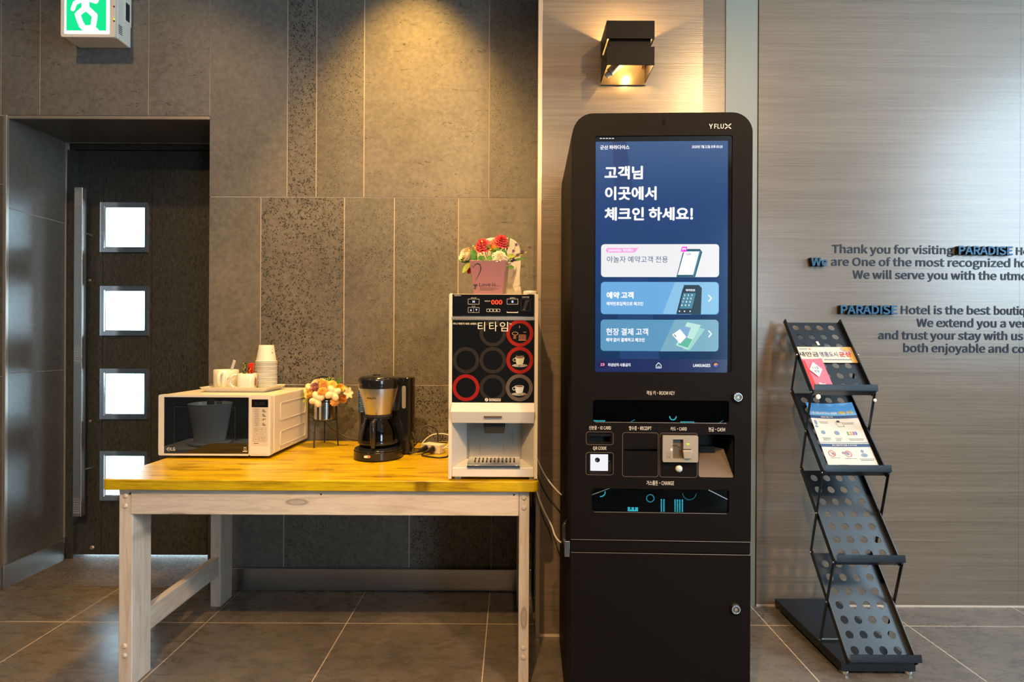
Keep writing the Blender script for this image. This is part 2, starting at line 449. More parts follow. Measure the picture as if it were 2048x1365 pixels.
    def build(s, name, mats, parent=None, bevel=0, seg=2, smooth=35, loc=None, rot=None):
        me = bpy.data.meshes.new(name)
        me.from_pydata([tuple(p) for p in s.v], [], s.f)
        if not isinstance(mats, (list, tuple)): mats = [mats]
        for m in mats: me.materials.append(m)
        me.polygons.foreach_set('material_index', s.mi)
        me.polygons.foreach_set('use_smooth', [True] * len(s.f))
        me.update()
        if not bevel: me.set_sharp_from_angle(angle=math.radians(smooth))
        else: me.set_sharp_from_angle(angle=math.radians(80))
        o = bpy.data.objects.new(name, me); COL.objects.link(o)
        if parent is not None: o.parent = parent
        if loc is not None: o.location = loc
        if rot is not None: o.rotation_euler = rot
        if bevel:
            b = o.modifiers.new('edge', 'BEVEL'); b.width = bevel; b.segments = seg; b.limit_method = 'ANGLE'
            b.angle_limit = math.radians(40); b.harden_normals = True
        return o
def tag(o, label, cat, group=None):
    o['label'] = label; o['category'] = cat
    if group: o['group'] = group
    return o
def thing(name, label, cat, loc=(0, 0, 0), rz=0.0, group=None):
    o = bpy.data.objects.new(name, None); COL.objects.link(o)
    o.empty_display_size = 0.05
    o.location = loc; o.rotation_euler = (0, 0, rz)
    return tag(o, label, cat, group)
def struct(o):
    o['kind'] = 'structure'; return o
def copy_tree(o, parent=None):
    c = o.copy(); COL.objects.link(c); c.parent = parent
    for ch in list(o.children): copy_tree(ch, c)
    return c

# ================================================================== SETTING
YW = 2.66                                  # stone wall face
ZC = 3.50                                  # ceiling
XL, XR = at(418, 600, YW)[0], 0.14         # stone wall ends
def px_x(px, py=400): return at(px, py, YW)[0]
ZA, ZB = at(745, 395, YW)[1], at(745, 770.5, YW)[1]
ZL = at(250, 232, YW)[1]                   # underside of the lintel
XJ = -2.447                                # left jamb of the doorway
YD = 3.03                                  # door plane
G = 0.0021
def tiles(mb, xs, z0, z1, mats, y0=YW, t=0.03):
    for k in range(len(xs) - 1):
        mb.m = mats[k % len(mats)]
        mb.box(xs[k] + G, xs[k + 1] - G, y0, y0 + t, z0 + G, z1 - G)
wb = MB()
STONES = [M_SMOOTH, M_PORE, M_MID, M_VEIN, M_GROUT]
tiles(wb, [XL - G] + [px_x(p, 200) for p in (575, 633, 728.5, 978)] + [XR], ZA, ZC, [0, 1, 2, 3, 2])
tiles(wb, [XL - G] + [px_x(p, 580) for p in (521, 688, 788, 916)] + [XR], ZB, ZA, [0, 1, 2, 2, 3])
tiles(wb, [XL - G] + [px_x(p, 950) for p in (568, 819, 983)] + [XR], 0.0, ZB, [0, 2, 1, 1])
tiles(wb, [-4.0, -3.1, px_x(2, 100), px_x(80, 100), px_x(297, 100), XL - G], ZL, ZC, [3, 3, 3, 3, 3])
tiles(wb, [-4.0, -3.2, XJ], 1.95, ZL, [0, 0]); tiles(wb, [-4.0, -3.2, XJ], 1.02, 1.95, [0, 2]); tiles(wb, [-4.0, -3.2, XJ], 0, 1.02, [2, 0])
wb.m = 4
wb.box(XL + 0.003, XR, YW + 0.002, YD + 0.12, 0, ZC)
wb.box(-4.0, XL + 0.003, YW + 0.002, YD + 0.12, ZL + 0.003, ZC)
wb.box(-4.0, XJ - 0.003, YW + 0.002, YD + 0.12, 0, ZL + 0.003)
struct(wb.build('wall_back', STONES))
jb = MB()                                  # honed stone lining of the doorway: left cheek and soffit
zj1 = CAMH - (-269.0) / F * 2.8
for z0, z1 in ((0.0, 1.035), (1.035, 1.835), (1.835, ZL)):
    jb.box(XJ - 0.0025, XJ + 0.004, YW + 0.004, YD - 0.03, z0 + G, z1 - G)
jb.box(XJ + 0.006, XL, YW + 0.012, YD - 0.03, ZL - 0.006, ZL + 0.0025)
jb.m = 1
jb.box(XJ - 0.0025, XJ + 0.0012, YW + 0.004, YD - 0.03, 0, ZL)
struct(jb.build('wall_doorway_lining', [M_JAMB, M_GROUT]))
tr = MB()
tr.box(XJ - 0.010, XJ + 0.006, YW - 0.010, YW + 0.006, 0, ZL)
tr.box(XJ + 0.007, XL - 0.002, YW - 0.002, YW + 0.010, ZL - 0.016, ZL - 0.0005)
tr.box(XJ + 0.0045, XJ + 0.012, YD - 0.032, YD - 0.022, 0.12, ZL - 0.012)
tr.box(XJ + 0.007, XL - 0.002, YD - 0.034, YD - 0.030, ZL - 0.011, ZL - 0.007)
struct(tr.build('trim_1', M_TRIM, bevel=0.0015))
fl = MB(); fl.box(-4.0, 4.2, -4.0, 2.67, -0.05, 0.0)
struct(fl.build('floor', M_FLOOR))
th = MB(); th.box(XJ - 0.2, XL + 0.1, 2.672, 3.16, -0.05, 0.001)
struct(th.build('floor_doorway', M_GRANITE))
gr = MB(); gr.box(-7, 3, 3.16, 9, -0.06, -0.01)
struct(gr.build('ground', mat('pale_paving', (0.45, 0.44, 0.42), 0.8)))
ce = MB(); ce.box(-4.0, 4.2, -4.0, 2.7, ZC, ZC + 0.05)
struct(ce.build('ceiling', M_CEIL))
wl = MB(); wl.box(-4.1, -4.0, -4.0, 2.66, 0, ZC); struct(wl.build('wall_left', M_PLASTER))
wf = MB(Matrix.Translation((0, -4.1, 0)) @ FRONT @ Matrix.Translation((0, 0, -0.1)))
wf.plate(rr(-4.0, 0, 4.2, ZC, 0), [rr(2.7, 0.5, 4.1, 2.8, 0)], 0.0, 0.1); struct(wf.build('wall_front', M_PLASTER))
RIGHT = Matrix(((0, 0, 1, 0), (1, 0, 0, 0), (0, 1, 0, 0), (0, 0, 0, 1)))
ws = MB(Matrix.Translation((4.2, 0, 0)) @ RIGHT)
ws.plate(rr(-4.0, 0, 2.5, ZC, 0), [rr(-0.60, 1.30, 1.40, 3.40, 0)], 0.0, 0.1); struct(ws.build('wall_right', M_PLASTER))
wn = MB(Matrix.Translation((0, -4.05, 0)) @ FRONT)
for k in range(2):
    x0 = 2.7 + 0.7 * k
    wn.plate(rr(x0, 0.5, x0 + 0.7, 2.8, 0), [rr(x0 + 0.03, 0.53, x0 + 0.67, 2.77, 0)], -0.03, 0.03)
struct(wn.build('window_1', M_STEELZ))
wn = MB(Matrix.Translation((4.25, 0, 0)) @ RIGHT)
for k in range(2):
    x0 = -0.60 + 1.0 * k
    wn.plate(rr(x0, 1.30, x0 + 1.0, 3.40, 0), [rr(x0 + 0.03, 1.33, x0 + 0.97, 3.37, 0)], -0.03, 0.03)
struct(wn.build('window_2', M_STEELZ))

# wood-panelled pier beside the stone wall, and the panelled wall to its right
YC, YR = 2.234, 2.505
XC0, XC1 = 0.104, at(1406, 100, YC)[0]
wc = MB(); wc.box(XC0 + 0.002, XC1, YC, YC + 0.02, 0.012, ZC)
wc.m = 1; wc.box(XC0 + 0.001, XC1, YC + 0.021, YW + 0.03, 0, ZC)
struct(wc.build('wall_pier', [M_LAM, M_GLASSBLK]))
XG0, XG1 = at(1451, 100, YR)[0], at(1515, 100, YR)[0]
wr = MB(); XJ2 = at(2040, 400, YR)[0]
wr.box(XC1 + 0.001, XG0 - 0.001, YR, YR + 0.02, 0, ZC)
wr.box(XG1 + 0.004, XJ2 - 0.0004, YR, YR + 0.02, 0, ZC); wr.box(XJ2 + 0.0004, 4.2, YR, YR + 0.02, 0, ZC)
wr.m = 1; wr.box(XC1 + 0.001, 4.2, YR + 0.021, YW + 0.03, 0, ZC)
struct(wr.build('wall_panelled', [M_LAM, M_PLASTER]))
gp = MB(); gp.box(XG0, XG1, YR - 0.004, YR + 0.016, 0, ZC); struct(gp.build('wall_glass_strip', M_CELADON))
t2 = MB(); t2.box(XC0 - 0.004, XC0 + 0.014, YC - 0.004, YC + 0.03, 0, ZC)
struct(t2.build('trim_2', M_TRIM, bevel=0.0015))
t3 = MB(); t3.box(XG1 + 0.0005, XG1 + 0.0035, YR - 0.006, YR + 0.016, 0, ZC); struct(t3.build('trim_3', M_BLACK))
t4 = MB(); t4.box(XC0 + 0.002, XC1, YC - 0.002, YC + 0.018, 0, 0.011)
t4.box(XG1 + 0.004, 4.2, YR - 0.003, YR + 0.018, 0, 0.008); struct(t4.build('trim_4', M_GROUT))
b1 = MB(); b1.box(XL + 0.02, XC0 - 0.005, YW - 0.022, YW - 0.001, 0, 0.104); b1.box(XL, XL + 0.018, YW - 0.022, YW - 0.001, 0, 0.104)
struct(b1.build('baseboard_back', M_STEEL, bevel=0.002))
b2 = MB(); b2.box(XJ + 0.0045, XJ + 0.022, YW - 0.03, YD - 0.045, 0.001, 0.113)
b2.box(-4.0, XJ + 0.0045, YW - 0.03, YW - 0.012, 0.001, 0.113)
struct(b2.build('baseboard_left', M_STEEL, bevel=0.002))

# ------------------------------------------------------------------ entrance door
dframe = MB()
xd0 = at(151, 700, YD - 0.01)[0]
dframe.box(XJ + 0.004, xd0, YD - 0.02, YD + 0.08, 0, 2.24)
dframe.box(XJ + 0.004, XL, YD + 0.002, YD + 0.08, at(250, 299, YD)[1] - 0.002, ZL)
dframe.box(XJ + 0.004, XL, YD + 0.052, YD + 0.08, at(250, 299, YD)[1] - 0.06, ZL)
struct(dframe.build('door_frame_1', M_DOOR))
zd0, zd1 = at(300, 1106, YD)[1] - 0.012, at(300, 300, YD)[1] - 0.006
door = thing('door_1', 'dark embossed metal entrance door with four square glass lights', 'door', (0, YD, 0))
door['kind'] = 'structure'; del door['category']
def D(px, py): return at(px, py, YD)
wins = [(202, 406, 297, 505), (202, 573, 297, 671.5), (201.5, 738, 296, 838.5), (201.5, 902.5, 296, 1001)]
holes = []
for (x0, y0, x1, y1) in wins:
    a, b = D(x0, y1), D(x1, y0); holes.append((a[0], a[1], b[0], b[1]))
gx = [D(205, 700)[0], D(303, 700)[0]]
leaf = MB(front())
xs = [xd0 + 0.003, gx[0] - 0.002, gx[1] + 0.002, XL + 0.08]
leaf.plate(rr(xs[0], zd0, xs[1] - 0.0, zd1, 0), [], -0.045, 0.0)
leaf.plate(rr(xs[2], zd0, xs[3], zd1, 0), [], -0.045, 0.0)
leaf.plate(rr(gx[0] + 0.002, zd0, gx[1] - 0.002, zd1, 0), [rr(max(h[0] + .012, gx[0] + .006), h[1] + .01, min(h[2] - .012, gx[1] - .006), h[3] - .01, 0) for h in holes], -0.045, 0.0)
for g_ in gx: leaf.plate(rr(g_ - 0.004, zd0, g_ + 0.004, zd1, 0), [], -0.044, -0.004)
leaf.build('door_leaf', M_DOOR, door)
for (x0, z0, x1, z1) in holes:
    f = MB(front()); w = 0.030
    f.plate(rr(x0, z0, x1, z1, 0), [rr(x0 + 0.022, z0 + 0.022, x1 - 0.014, z1 - 0.022, 0)], 0.0, 0.009)
    f.plate(rr(x0 + 0.016, z0 + 0.016, x1 - 0.010, z1 - 0.016, 0), [rr(x0 + w, z0 + w, x1 - 0.018, z1 - 0.028, 0)], -0.045, 0.005)
    fr = f.build('door_light_frame', M_CHROME, door, bevel=0.002)
    p = MB(front()); p.plate(rr(x0 + 0.02, z0 + 0.02, x1 - 0.014, z1 - 0.02, 0), [], -0.026, -0.022); p.build('pane', M_PANE, fr)
h0, h1 = D(153.5, 1028), D(172, 380)
hb = MB(); hb.box(h0[0] * 0.985, h1[0] * 0.985 + 0.004, -0.075, -0.045, h0[1] + 0.006, h1[1] - 0.006)
hd = hb.build('door_handle', M_STEELZ, door, bevel=0.003)
pr = MB(front(-0.0752))
for zc in (h1[1] - 0.062, 0.5 * (h0[1] + h1[1]) - 0.01, h0[1] + 0.065):
    for i in range(3):
        for j in range(7):
            pr.flat(circ(0.5 * (h0[0] + h1[0]) * 0.985 + 0.002 + (i - 1) * 0.012, zc + (j - 3) * 0.0125, 0.0036, 8, 0.0018))
pr.build('slot', M_LTPRINT, hd)
for zc in (h1[1] - 0.25, h0[1] + 0.25):
    st = MB(); st.tube([(h0[0] * 0.985 + 0.03, -0.047, zc), (h0[0] * 0.985 + 0.03, 0.0, zc)], 0.009); st.build('standoff', M_CHROME, hd)
for (px, py, r) in ((180.5, 561, 0.008), (181, 843, 0.008), (185, 1096, 0.013)):
    x, z = D(px, py)
    k = MB(front()); k.lathe([(r * 0.9, 0), (r, 0.004), (r * 0.6, 0.008)], (x, z, 0), 16); k.build('lock_cylinder', M_TRIM, door)

# ------------------------------------------------------------------ emergency exit light
ex = thing('exit_sign', 'green and white illuminated exit light box high above the doorway', 'exit sign', (0, YW, 0))
YE = YW - 0.095
a0, a1 = at(124.5, 76, YE), at(234, -60, YE)
ex0, ez0, ex1 = a0[0], a0[1], a1[0]
ez1 = ez0 + 0.30
b = MB(); b.box(ex0 + 0.006, ex1 + 0.002, -0.092, -0.001, ez0 + 0.002, ez1)
b.box(ex0 + 0.02, ex1 + 0.006, -0.05, -0.001, ez0 + 0.10, ez1 - 0.004)
b.build('housing', M_MWHITE, ex, bevel=0.006)
lx0, lz0, lx1 = at(131, 66, YE)[0], at(131, 70, YE)[1], at(222, 66, YE)[0]
b = MB(front()); b.plate(rr(ex0, ez0, ex1, ez1, 0.012), [rr(lx0, lz0, lx1, ez1 - 0.03, 0.004)], 0.092, 0.104)
bez = b.build('bezel', M_WHITE, ex, bevel=0.002)
b = MB(front()); b.flat(rr(lx0, lz0, lx1, ez1 - 0.03, 0.0), 0.096); lens = b.build('lens', glow('exit_white', 235, 242, 255, 2.2), ex)
gx0, gz0, gx1 = at(133, 61, YE)[0], at(133, 61.5, YE)[1], at(213, 61, YE)[0]
b = MB(front()); b.flat(rr(gx0, gz0, gx1, ez1 - 0.045, 0.0), 0.0966); b.build('green_panel', glow('exit_green', 10, 225, 140, 1.1), lens)
b = MB(front())                            # running figure: rounded strokes, as on the lens
cx = 0.5 * (gx0 + gx1)
def stroke(mb, pts, w, c):
    for (p, q) in zip(pts[:-1], pts[1:]):
        d = Vector((q[0] - p[0], q[1] - p[1])); n = Vector((-d.y, d.x)).normalized() * w / 2
        mb.flat([(p[0] - n.x, p[1] - n.y), (q[0] - n.x, q[1] - n.y), (q[0] + n.x, q[1] + n.y), (p[0] + n.x, p[1] + n.y)], c)
    for k, p in enumerate(pts): mb.flat(circ(p[0], p[1], w / 2, 14), c + 0.00005 * (k + 1))
stroke(b, [(cx - .005, gz0 + .150), (cx - .003, gz0 + .105)], .036, .0971)
stroke(b, [(cx + .002, gz0 + .105), (cx + .040, gz0 + .070), (cx + .034, gz0 + .026)], .026, .0974)
stroke(b, [(cx - .006, gz0 + .105), (cx - .040, gz0 + .075), (cx - .028, gz0 + .040), (cx - .014, gz0 + .016)], .026, .0977)
stroke(b, [(cx - .01, gz0 + .148), (cx - .052, gz0 + .128), (cx - .062, gz0 + .10)], .02, .098)
stroke(b, [(cx + .005, gz0 + .148), (cx + .045, gz0 + .135), (cx + .058, gz0 + .16)], .02, .0983)
b.flat(circ(cx, gz0 + .185, .019, 20), .0986)
b.flat([(cx - .036, gz0 + .02), (cx + .036, gz0 + .026), (cx + .062, gz0), (cx - .012, gz0)], .0988)
b.build('pictogram', glow('exit_white', 235, 242, 255, 2.2), lens)
for (py, m_) in ((13, M_RED), (38, glow('led_yellow', 220, 240, 20, 1.2)), (42, M_RED)):
    x, z = at(228, py, YE - 0.01)
    b = MB(front()); b.lathe([(0.0042, 0), (0.003, 0.003)], (x, z, 0.104), 10); b.build('indicator_lamp', m_, bez)
b = MB()
for k in range(5): b.box(ex1 + 0.0015, ex1 + 0.003, -0.085, -0.062, ez0 + 0.03 + 0.009 * k, ez0 + 0.034 + 0.009 * k)
b.build('vent', M_INK, ex)
b = MB(); b.box(ex1 + 0.006, ex1 + 0.0068, -0.044, -0.018, ez0 + 0.115, ez0 + 0.2); b.build('side_label', M_INK, ex)

# ------------------------------------------------------------------ wall sconce
sc = thing('wall_sconce', 'dark bronze square wall lamp with open slotted frame above the kiosk', 'wall lamp', (0, YC, 0))
sx0, sz0 = at(1200.5, 171, YC); sx1 = at(1290, 171, YC)[0]
d = YC - 2.085; zu0, zu1 = at(1260, 77, 2.085)[1], at(1260, 41, 2.085)[1]; zl0, zl1 = at(1260, 130, 2.085)[1], at(1260, 93, 2.085)[1]
M_BRONZE = mat('dark_bronze', (0.006, 0.0035, 0.002), 0.5, 0.0, spec=0.12)
M_BRONZEIN = mat('bronze_inner', (0.12, 0.085, 0.05), 0.3, 0.7)
b = MB(); b.box(sx0, sx1, -0.006, -0.0005, sz0, zu1); b.build('back_plate', M_BRONZEIN, sc)
t = 0.003
def band(z0, z1, name):
    b = MB()
    b.box(sx0, sx1, -d, -d + t, z0, z1); b.box(sx0, sx0 + t, -d + t, -0.006, z0, z1); b.box(sx1 - t, sx1, -d + t, -0.006, z0, z1)
    b.build(name, M_BRONZE, sc, bevel=0.0008)
band(zu0, zu1, 'frame_band'); band(zl0, zl1, 'frame_band')
b = MB(); i = 0.012
b.box(sx0 + i, sx1 - i, -d + i, -d + i + t, zl1 - 0.012, zu0 + 0.012)
b.box(sx0 + i, sx0 + i + t, -d + i + t, -0.006, zl1 - 0.012, zu0 + 0.012); b.box(sx1 - i - t, sx1 - i, -d + i + t, -0.006, zl1 - 0.012, zu0 + 0.012)
b.build('inner_band', M_BRONZE, sc)
b = MB(); p, q = Vector((sx0 + 0.03, -0.05, sz0 + 0.028)), Vector((sx0 + 0.085, -0.07, sz0 + 0.085))
b.tube([p, q], [0.017, 0.017], 14); b.tube([p - (q - p).normalized() * 0.02, p], [0.011, 0.012], 10)
b.build('lamp_socket', M_GREYPL, sc)
b = MB(); b.ball(((sx0 + sx1) / 2 + 0.002, -0.065, (sz0 + zu1) / 2 + 0.015), 0.018, 0.026); b.build('bulb', glow('bulb', 255, 214, 150, 6.0), sc)
sp = bpy.data.lights.new('sconce_lamp', 'POINT'); sp.energy = 30; sp.color = (1.0, 0.62, 0.22); sp.shadow_soft_size = 0.012
so = bpy.data.objects.new('sconce_lamp', sp); COL.objects.link(so); so.location = ((sx0 + sx1) / 2, YC - 0.065, zu1 - 0.05)
sp = bpy.data.lights.new('sconce_lamp', 'POINT'); sp.energy = 3.0; sp.color = (1.0, 0.62, 0.22); sp.shadow_soft_size = 0.01
so = bpy.data.objects.new('sconce_lamp_low', sp); COL.objects.link(so); so.location = ((sx0 + sx1) / 2 + 0.02, YC - 0.05, zl0 + 0.03)

# ================================================================== TABLE
TZ = 0.721                                 # table top surface
TX0, TX1, TY0, TY1 = -1.398, 0.094, 1.872, 2.636
tb = thing('table', 'low wooden table with yellow stained plank top and whitewashed legs', 'table')
b = MB(); b.prism(rr(TX0, TY0, TX1, TY1, 0.022), TZ - 0.037, TZ); b.build('tabletop', M_TOP, tb, bevel=0.004)
LEGX = ((-1.350, -1.303), (0.027, 0.063)); LEGY = ((1.893, 1.993), (2.47, 2.572))
for (x0, x1) in LEGX:
    for k, (y0, y1) in enumerate(LEGY):
        b = MB(); b.box(x0, x1, y0, y1, 0, TZ - 0.0375); lg = b.build('leg', M_PINE_Z, tb, bevel=0.003)
        if k == 0:
            for z in (0.660, 0.625, 0.143, 0.110):
                b = MB(front(y0 + 0.001)); b.lathe([(0.0085, 0), (0.0085, 0.003), (0.005, 0.0062)], ((x0 + x1) / 2 - 0.001, z, 0), 14)
                b.build('wooden_plug', M_PINE_Z, lg)
    b = MB(); b.box((x0 + x1) / 2 - 0.015, (x0 + x1) / 2 + 0.015, LEGY[0][1] - 0.001, LEGY[1][0] + 0.001, 0.142, 0.226); b.build('stretcher', M_PINE_Y, tb, bevel=0.003)
    b = MB(); b.box((x0 + x1) / 2 - 0.015, (x0 + x1) / 2 + 0.015, LEGY[0][1] - 0.001, LEGY[1][0] + 0.001, 0.598, TZ - 0.0375); b.build('apron', M_PINE_Y, tb, bevel=0.002)
b = MB(); b.box(-1.307, 0.0265, 1.889, 1.912, 0.597, TZ - 0.0375); ap = b.build('apron', M_PINE_X, tb, bevel=0.003)
for px in (260, 642, 1028):
    x, z = at(px, 985 + 0.003 * px, 1.889); b = MB(front(1.8895)); b.lathe([(0.004, 0), (0.003, 0.001)], (x, z - 0.004, 0), 10); b.build('screw', M_INK, ap)
b = MB(); b.box(-1.307, 0.0265, 2.545, 2.567, 0.597, TZ - 0.0375); b.build('apron', M_PINE_X, tb, bevel=0.003)

# ================================================================== MICROWAVE
MY = 2.215
mw = thing('microwave_oven', 'ivory microwave oven with dark glass door on the left end of the table', 'microwave', (0, MY, 0))
mx0, mz0 = at(316.5, 912, MY); mx1, mz1 = at(543, 790, MY)[0], at(316, 790, MY)[1]
mz0 = TZ + 0.012
md = 0.405
def mp(px, py): return at(px, py, MY)
b = MB(); b.box(mx0 + 0.002, mx1 - 0.002, 0.03, md, mz0 + 0.002, mz1 - 0.001); body = b.build('body', M_MWHITE, mw, bevel=0.006)
for (za, zb) in ((mz0 + 0.13, mz0 + 0.205), (mz0 + 0.022, mz0 + 0.085)):        # pressed panels in the right side
    b = MB(Matrix.Translation((mx1 - 0.002, 0, 0)) @ RIGHT)
    b.ringp(rr(0.09, za, 0.37, zb, 0.012), rr(0.093, za + 0.003, 0.367, zb - 0.003, 0.010), 0, 0.0016); b.build('pressed_panel', M_MWHITE, body)
for y in (0.085, 0.22):
    b = MB(Matrix.Translation((mx1 - 0.002, y, mz0 + 0.013)) @ RIGHT); b.lathe([(0.004, 0), (0.003, 0.002)], n=10); b.build('screw', M_STEEL, body)
dx1 = mp(498.5, 850)[0]
gA, gB = mp(327, 908), mp(497.5, 795.5)
b = MB(front()); b.plate(rr(mx0, mz0, dx1, mz1, 0.006), [rr(gA[0], gA[1], gB[0], gB[1], 0.002)], -0.03, 0.0)
dr = b.build('door', M_MWHITE, mw, bevel=0.003)
b = MB(front()); b.flat(rr(gA[0] - .001, gA[1] - .001, gB[0] + .001, gB[1] + .001, 0), -0.003); b.build('door_glass', mat('coated_oven_glass', (0.006, 0.008, 0.010), 0.0, spec=1.0), dr)
ww0, ww1 = mp(347, 888), mp(470, 815)
b = MB(front()); b.ringp(rr(ww0[0], ww0[1], ww1[0], ww1[1], 0.002), rr(ww0[0] + .0015, ww0[1] + .0015, ww1[0] - .0015, ww1[1] - .0015, 0.002), -0.0029, -0.0027)
b.build('window_outline', mat('dark_grey_print', (0.03, 0.035, 0.04), 0.3), dr)
b = MB(front()); a, c = mp(341, 903), mp(349.5, 895.2)
b.text('LG', a[0], c[0], a[1] + .001, c[1] - .001, -0.0026, 0.01)
q = mp(336.5, 899.3); b.ringp(circ(q[0], q[1], .0075, 20), circ(q[0], q[1], .0062, 20), -.0029, -.0026); b.flat(rr(q[0] - .0045, q[1] - .0008, q[0] + .004, q[1] + .0008, 0), -.0026); b.flat(circ(q[0] - .002, q[1] + .003, .0014, 10), -.0026)
b.build('logo', M_LTPRINT, dr); b = MB(front())
q = mp(489.5, 899); b.ringp(circ(q[0], q[1], .005, 16), circ(q[0], q[1], .0038, 16), -.0029, -.0026); b.flat(rr(q[0] - .009, q[1] - .011, q[0] + .009, q[1] - .0075, 0), -.0026); b.flat(rr(q[0] - .006, q[1] + .0062, q[0] + .006, q[1] + .0075, 0), -.0026)
b.build('care_mark', M_LTPRINT, dr)
b = MB(front()); b.plate(rr(dx1 + 0.0012, mz0, mx1 - 0.004, mz1, 0.006), [], -0.03, 0.0)
cp = b.build('control_panel', M_MWHITE, mw, bevel=0.003)
A, B_ = mp(503, 893), mp(537, 798.5); b = MB(front()); b.plate(rr(A[0], A[1], B_[0], B_[1], 0.002), [], -0.001, 0.0006); b.build('keypad_film', M_BEIGE, cp)
A, B_ = mp(503.5, 815), mp(536.5, 799.5); b = MB(front()); b.plate(rr(A[0], A[1], B_[0], B_[1], 0.001), [], 0, 0.0012); ds = b.build('display', M_GLASSBLK, cp)
A, B_ = mp(509.5, 811), mp(530, 804.5); b = MB(front()); b.text('8:88', A[0], B_[0], A[1], B_[1], 0.0014); b.build('digits', mat('dim_digits', (0.022, 0.020, 0.022), 0.4), ds)
def key(x0, y0, x1, y1, s, red=False, rows=1):
    """key outline in zoomed-panel pixels with its printed caption"""
    k = 140 / 1470.0
    A, B_ = mp(490 + x0 * k, 790 + y1 * k), mp(490 + x1 * k, 790 + y0 * k)
    b = MB(front()); b.ringp(rr(A[0], A[1], B_[0], B_[1], .0022), rr(A[0] + .0006, A[1] + .0006, B_[0] - .0006, B_[1] - .0006, .0018), .0006, .0011)
    lines = s.split('/'); h = (B_[1] - A[1]); n = len(lines); b.m = 1
    for i, t_ in enumerate(lines):
        w = (B_[0] - A[0]) * 0.62; xm = (A[0] + B_[0]) / 2; hh = h * 0.30; zz = A[1] + h * (0.36 if n == 1 else (0.56, 0.14)[i])
        b.text(t_, xm - w / 2, xm + w / 2, zz, zz + hh, .0010)
    b.build('key', [mat('key_outline', (0.12, 0.10, 0.09), 0.5), M_RED if red else M_INK], cp)
for (y0, s) in ((297, '자동/데우기'), (392, '자동/요리'), (486, '간편/조리'), (582, '해동/냉동')): key(180, y0, 308, y0 + 78, s)
key(180, 690, 262, 770, '강약/조절'); key(276, 690, 356, 770, '조리'); key(370, 690, 452, 770, '시간')
key(180, 790, 455, 866, '10분 1분 10초'); key(180, 890, 292, 982, '취소', True); key(306, 890, 458, 982, '조리/시작')
b = MB(front()); k = 140 / 1470.0
for (y0, n) in ((308, 3), (402, 3), (506, 2), (592, 3)):
    for i in range(n):
        A, B_ = mp(490 + 368 * k, 790 + (y0 + 22 * i + 13) * k), mp(490 + (400 + 22 * ((i + n) % 3)) * k, 790 + (y0 + 22 * i) * k)
        b.flat(rr(A[0], A[1], B_[0], B_[1], 0), .0009)
        A, B_ = mp(490 + 340 * k, 790 + (y0 + 22 * i + 11) * k), mp(490 + 348 * k, 790 + (y0 + 22 * i + 2) * k); b.flat(rr(A[0], A[1], B_[0], B_[1], 0), .0009)
A, B_ = mp(490 + 186 * k, 790 + 1028 * k), mp(490 + 285 * k, 790 + 1017 * k); b.flat(rr(A[0], A[1], B_[0], B_[1], 0), .0009)
b.build('menu_print', M_INK, cp)
A, B_ = mp(503.5, 909), mp(536.5, 895); b = MB(front()); b.plate(rr(A[0], A[1], B_[0], B_[1], .0015), [], 0, 0.0022); b.build('door_button', M_MWHITE, cp, bevel=0.0008)
for x in (mx0 + .06, mx1 - .05):
    for y in (0.05, 0.36):
        b = MB(); b.lathe([(.012, 0), (.012, .014)], (x, y, TZ), 12); b.build('foot', M_INK, mw)

# ------------------------------------------------------------------ planter that the door glass reflects
bn = thing('low_bench', 'low dark bench across the room carrying a white planter', 'bench', (-2.42, 0.02, 0))
b = MB(); b.box(-.30, .30, -.24, .24, .33, .375); b.build('seat', M_PINE_Y, bn, bevel=.004)
for x in (-.27, .27):
    for y in (-.21, .21): b = MB(); b.box(x - .025, x + .025, y - .025, y + .025, 0, .331); b.build('leg', M_PINE_Z, bn)
pl = thing('planter', 'large white tapered planter on a saucer reflected in the microwave glass', 'planter', (-2.42, 0.02, .3755))
b = MB(); b.lathe([(.14, 0), (.155, .008), (.16, .022), (.15, .022)], n=32); b.build('saucer', M_CERAM, pl)
b = MB(); b.lathe([(.108, .023), (.112, .03), (.158, .31), (.162, .325), (.155, .327), (.146, .29), (.001, .285)], n=36, cap=False); b.build('pot', M_CERAM, pl)
b = MB(); b.lathe([(.001, .287), (.143, .286)], n=24, cap=False); b.build('soil', M_GRANITE, pl)
b = MB(); b.tube([(0, 0, .28), (.02, .01, .5), (-.01, 0, .72), (.02, .02, .95)], [.03, .024, .02, .012], 10, 4); b.build('trunk', M_BROWN, pl)

# ------------------------------------------------------------------ tray with mugs, cups
TRZ = mz1 + 0.0005
trx0, trx1, try0, try1 = -1.332, -1.040, 2.335, 2.545
ty = thing('serving_tray', 'shallow white and yellow green tray on top of the microwave', 'tray', (0, 0, TRZ))
b = MB()
o0 = rr(trx0 + .02, try0 + .02, trx1 - .02, try1 - .02, .008); o1 = rr(trx0, try0, trx1, try1, .012)
i1 = rr(trx0 + .003, try0 + .003, trx1 - .003, try1 - .003, .011); i0 = rr(trx0 + .024, try0 + .024, trx1 - .024, try1 - .024, .008)
n = len(o0)
b.add([(x, y, 0) for x, y in o0] + [(x, y, .020) for x, y in o1] + [(x, y, .020) for x, y in i1] + [(x, y, .004) for x, y in i0],
      [tuple(reversed(range(n)))] + [(r * n + k, r * n + (k + 1) % n, (r + 1) * n + (k + 1) % n, (r + 1) * n + k) for r in range(3) for k in range(n)])
b.build('dish', M_CERAM, ty)
b = MB(); b.flat(rr(trx0 + .0225, try0 + .0225, trx1 - .0225, try1 - .0225, .008), .0046); b.build('printed_base', mat('yellow_green_print', (0.45, 0.50, 0.05), 0.3), ty)
z0 = TRZ + 0.0048
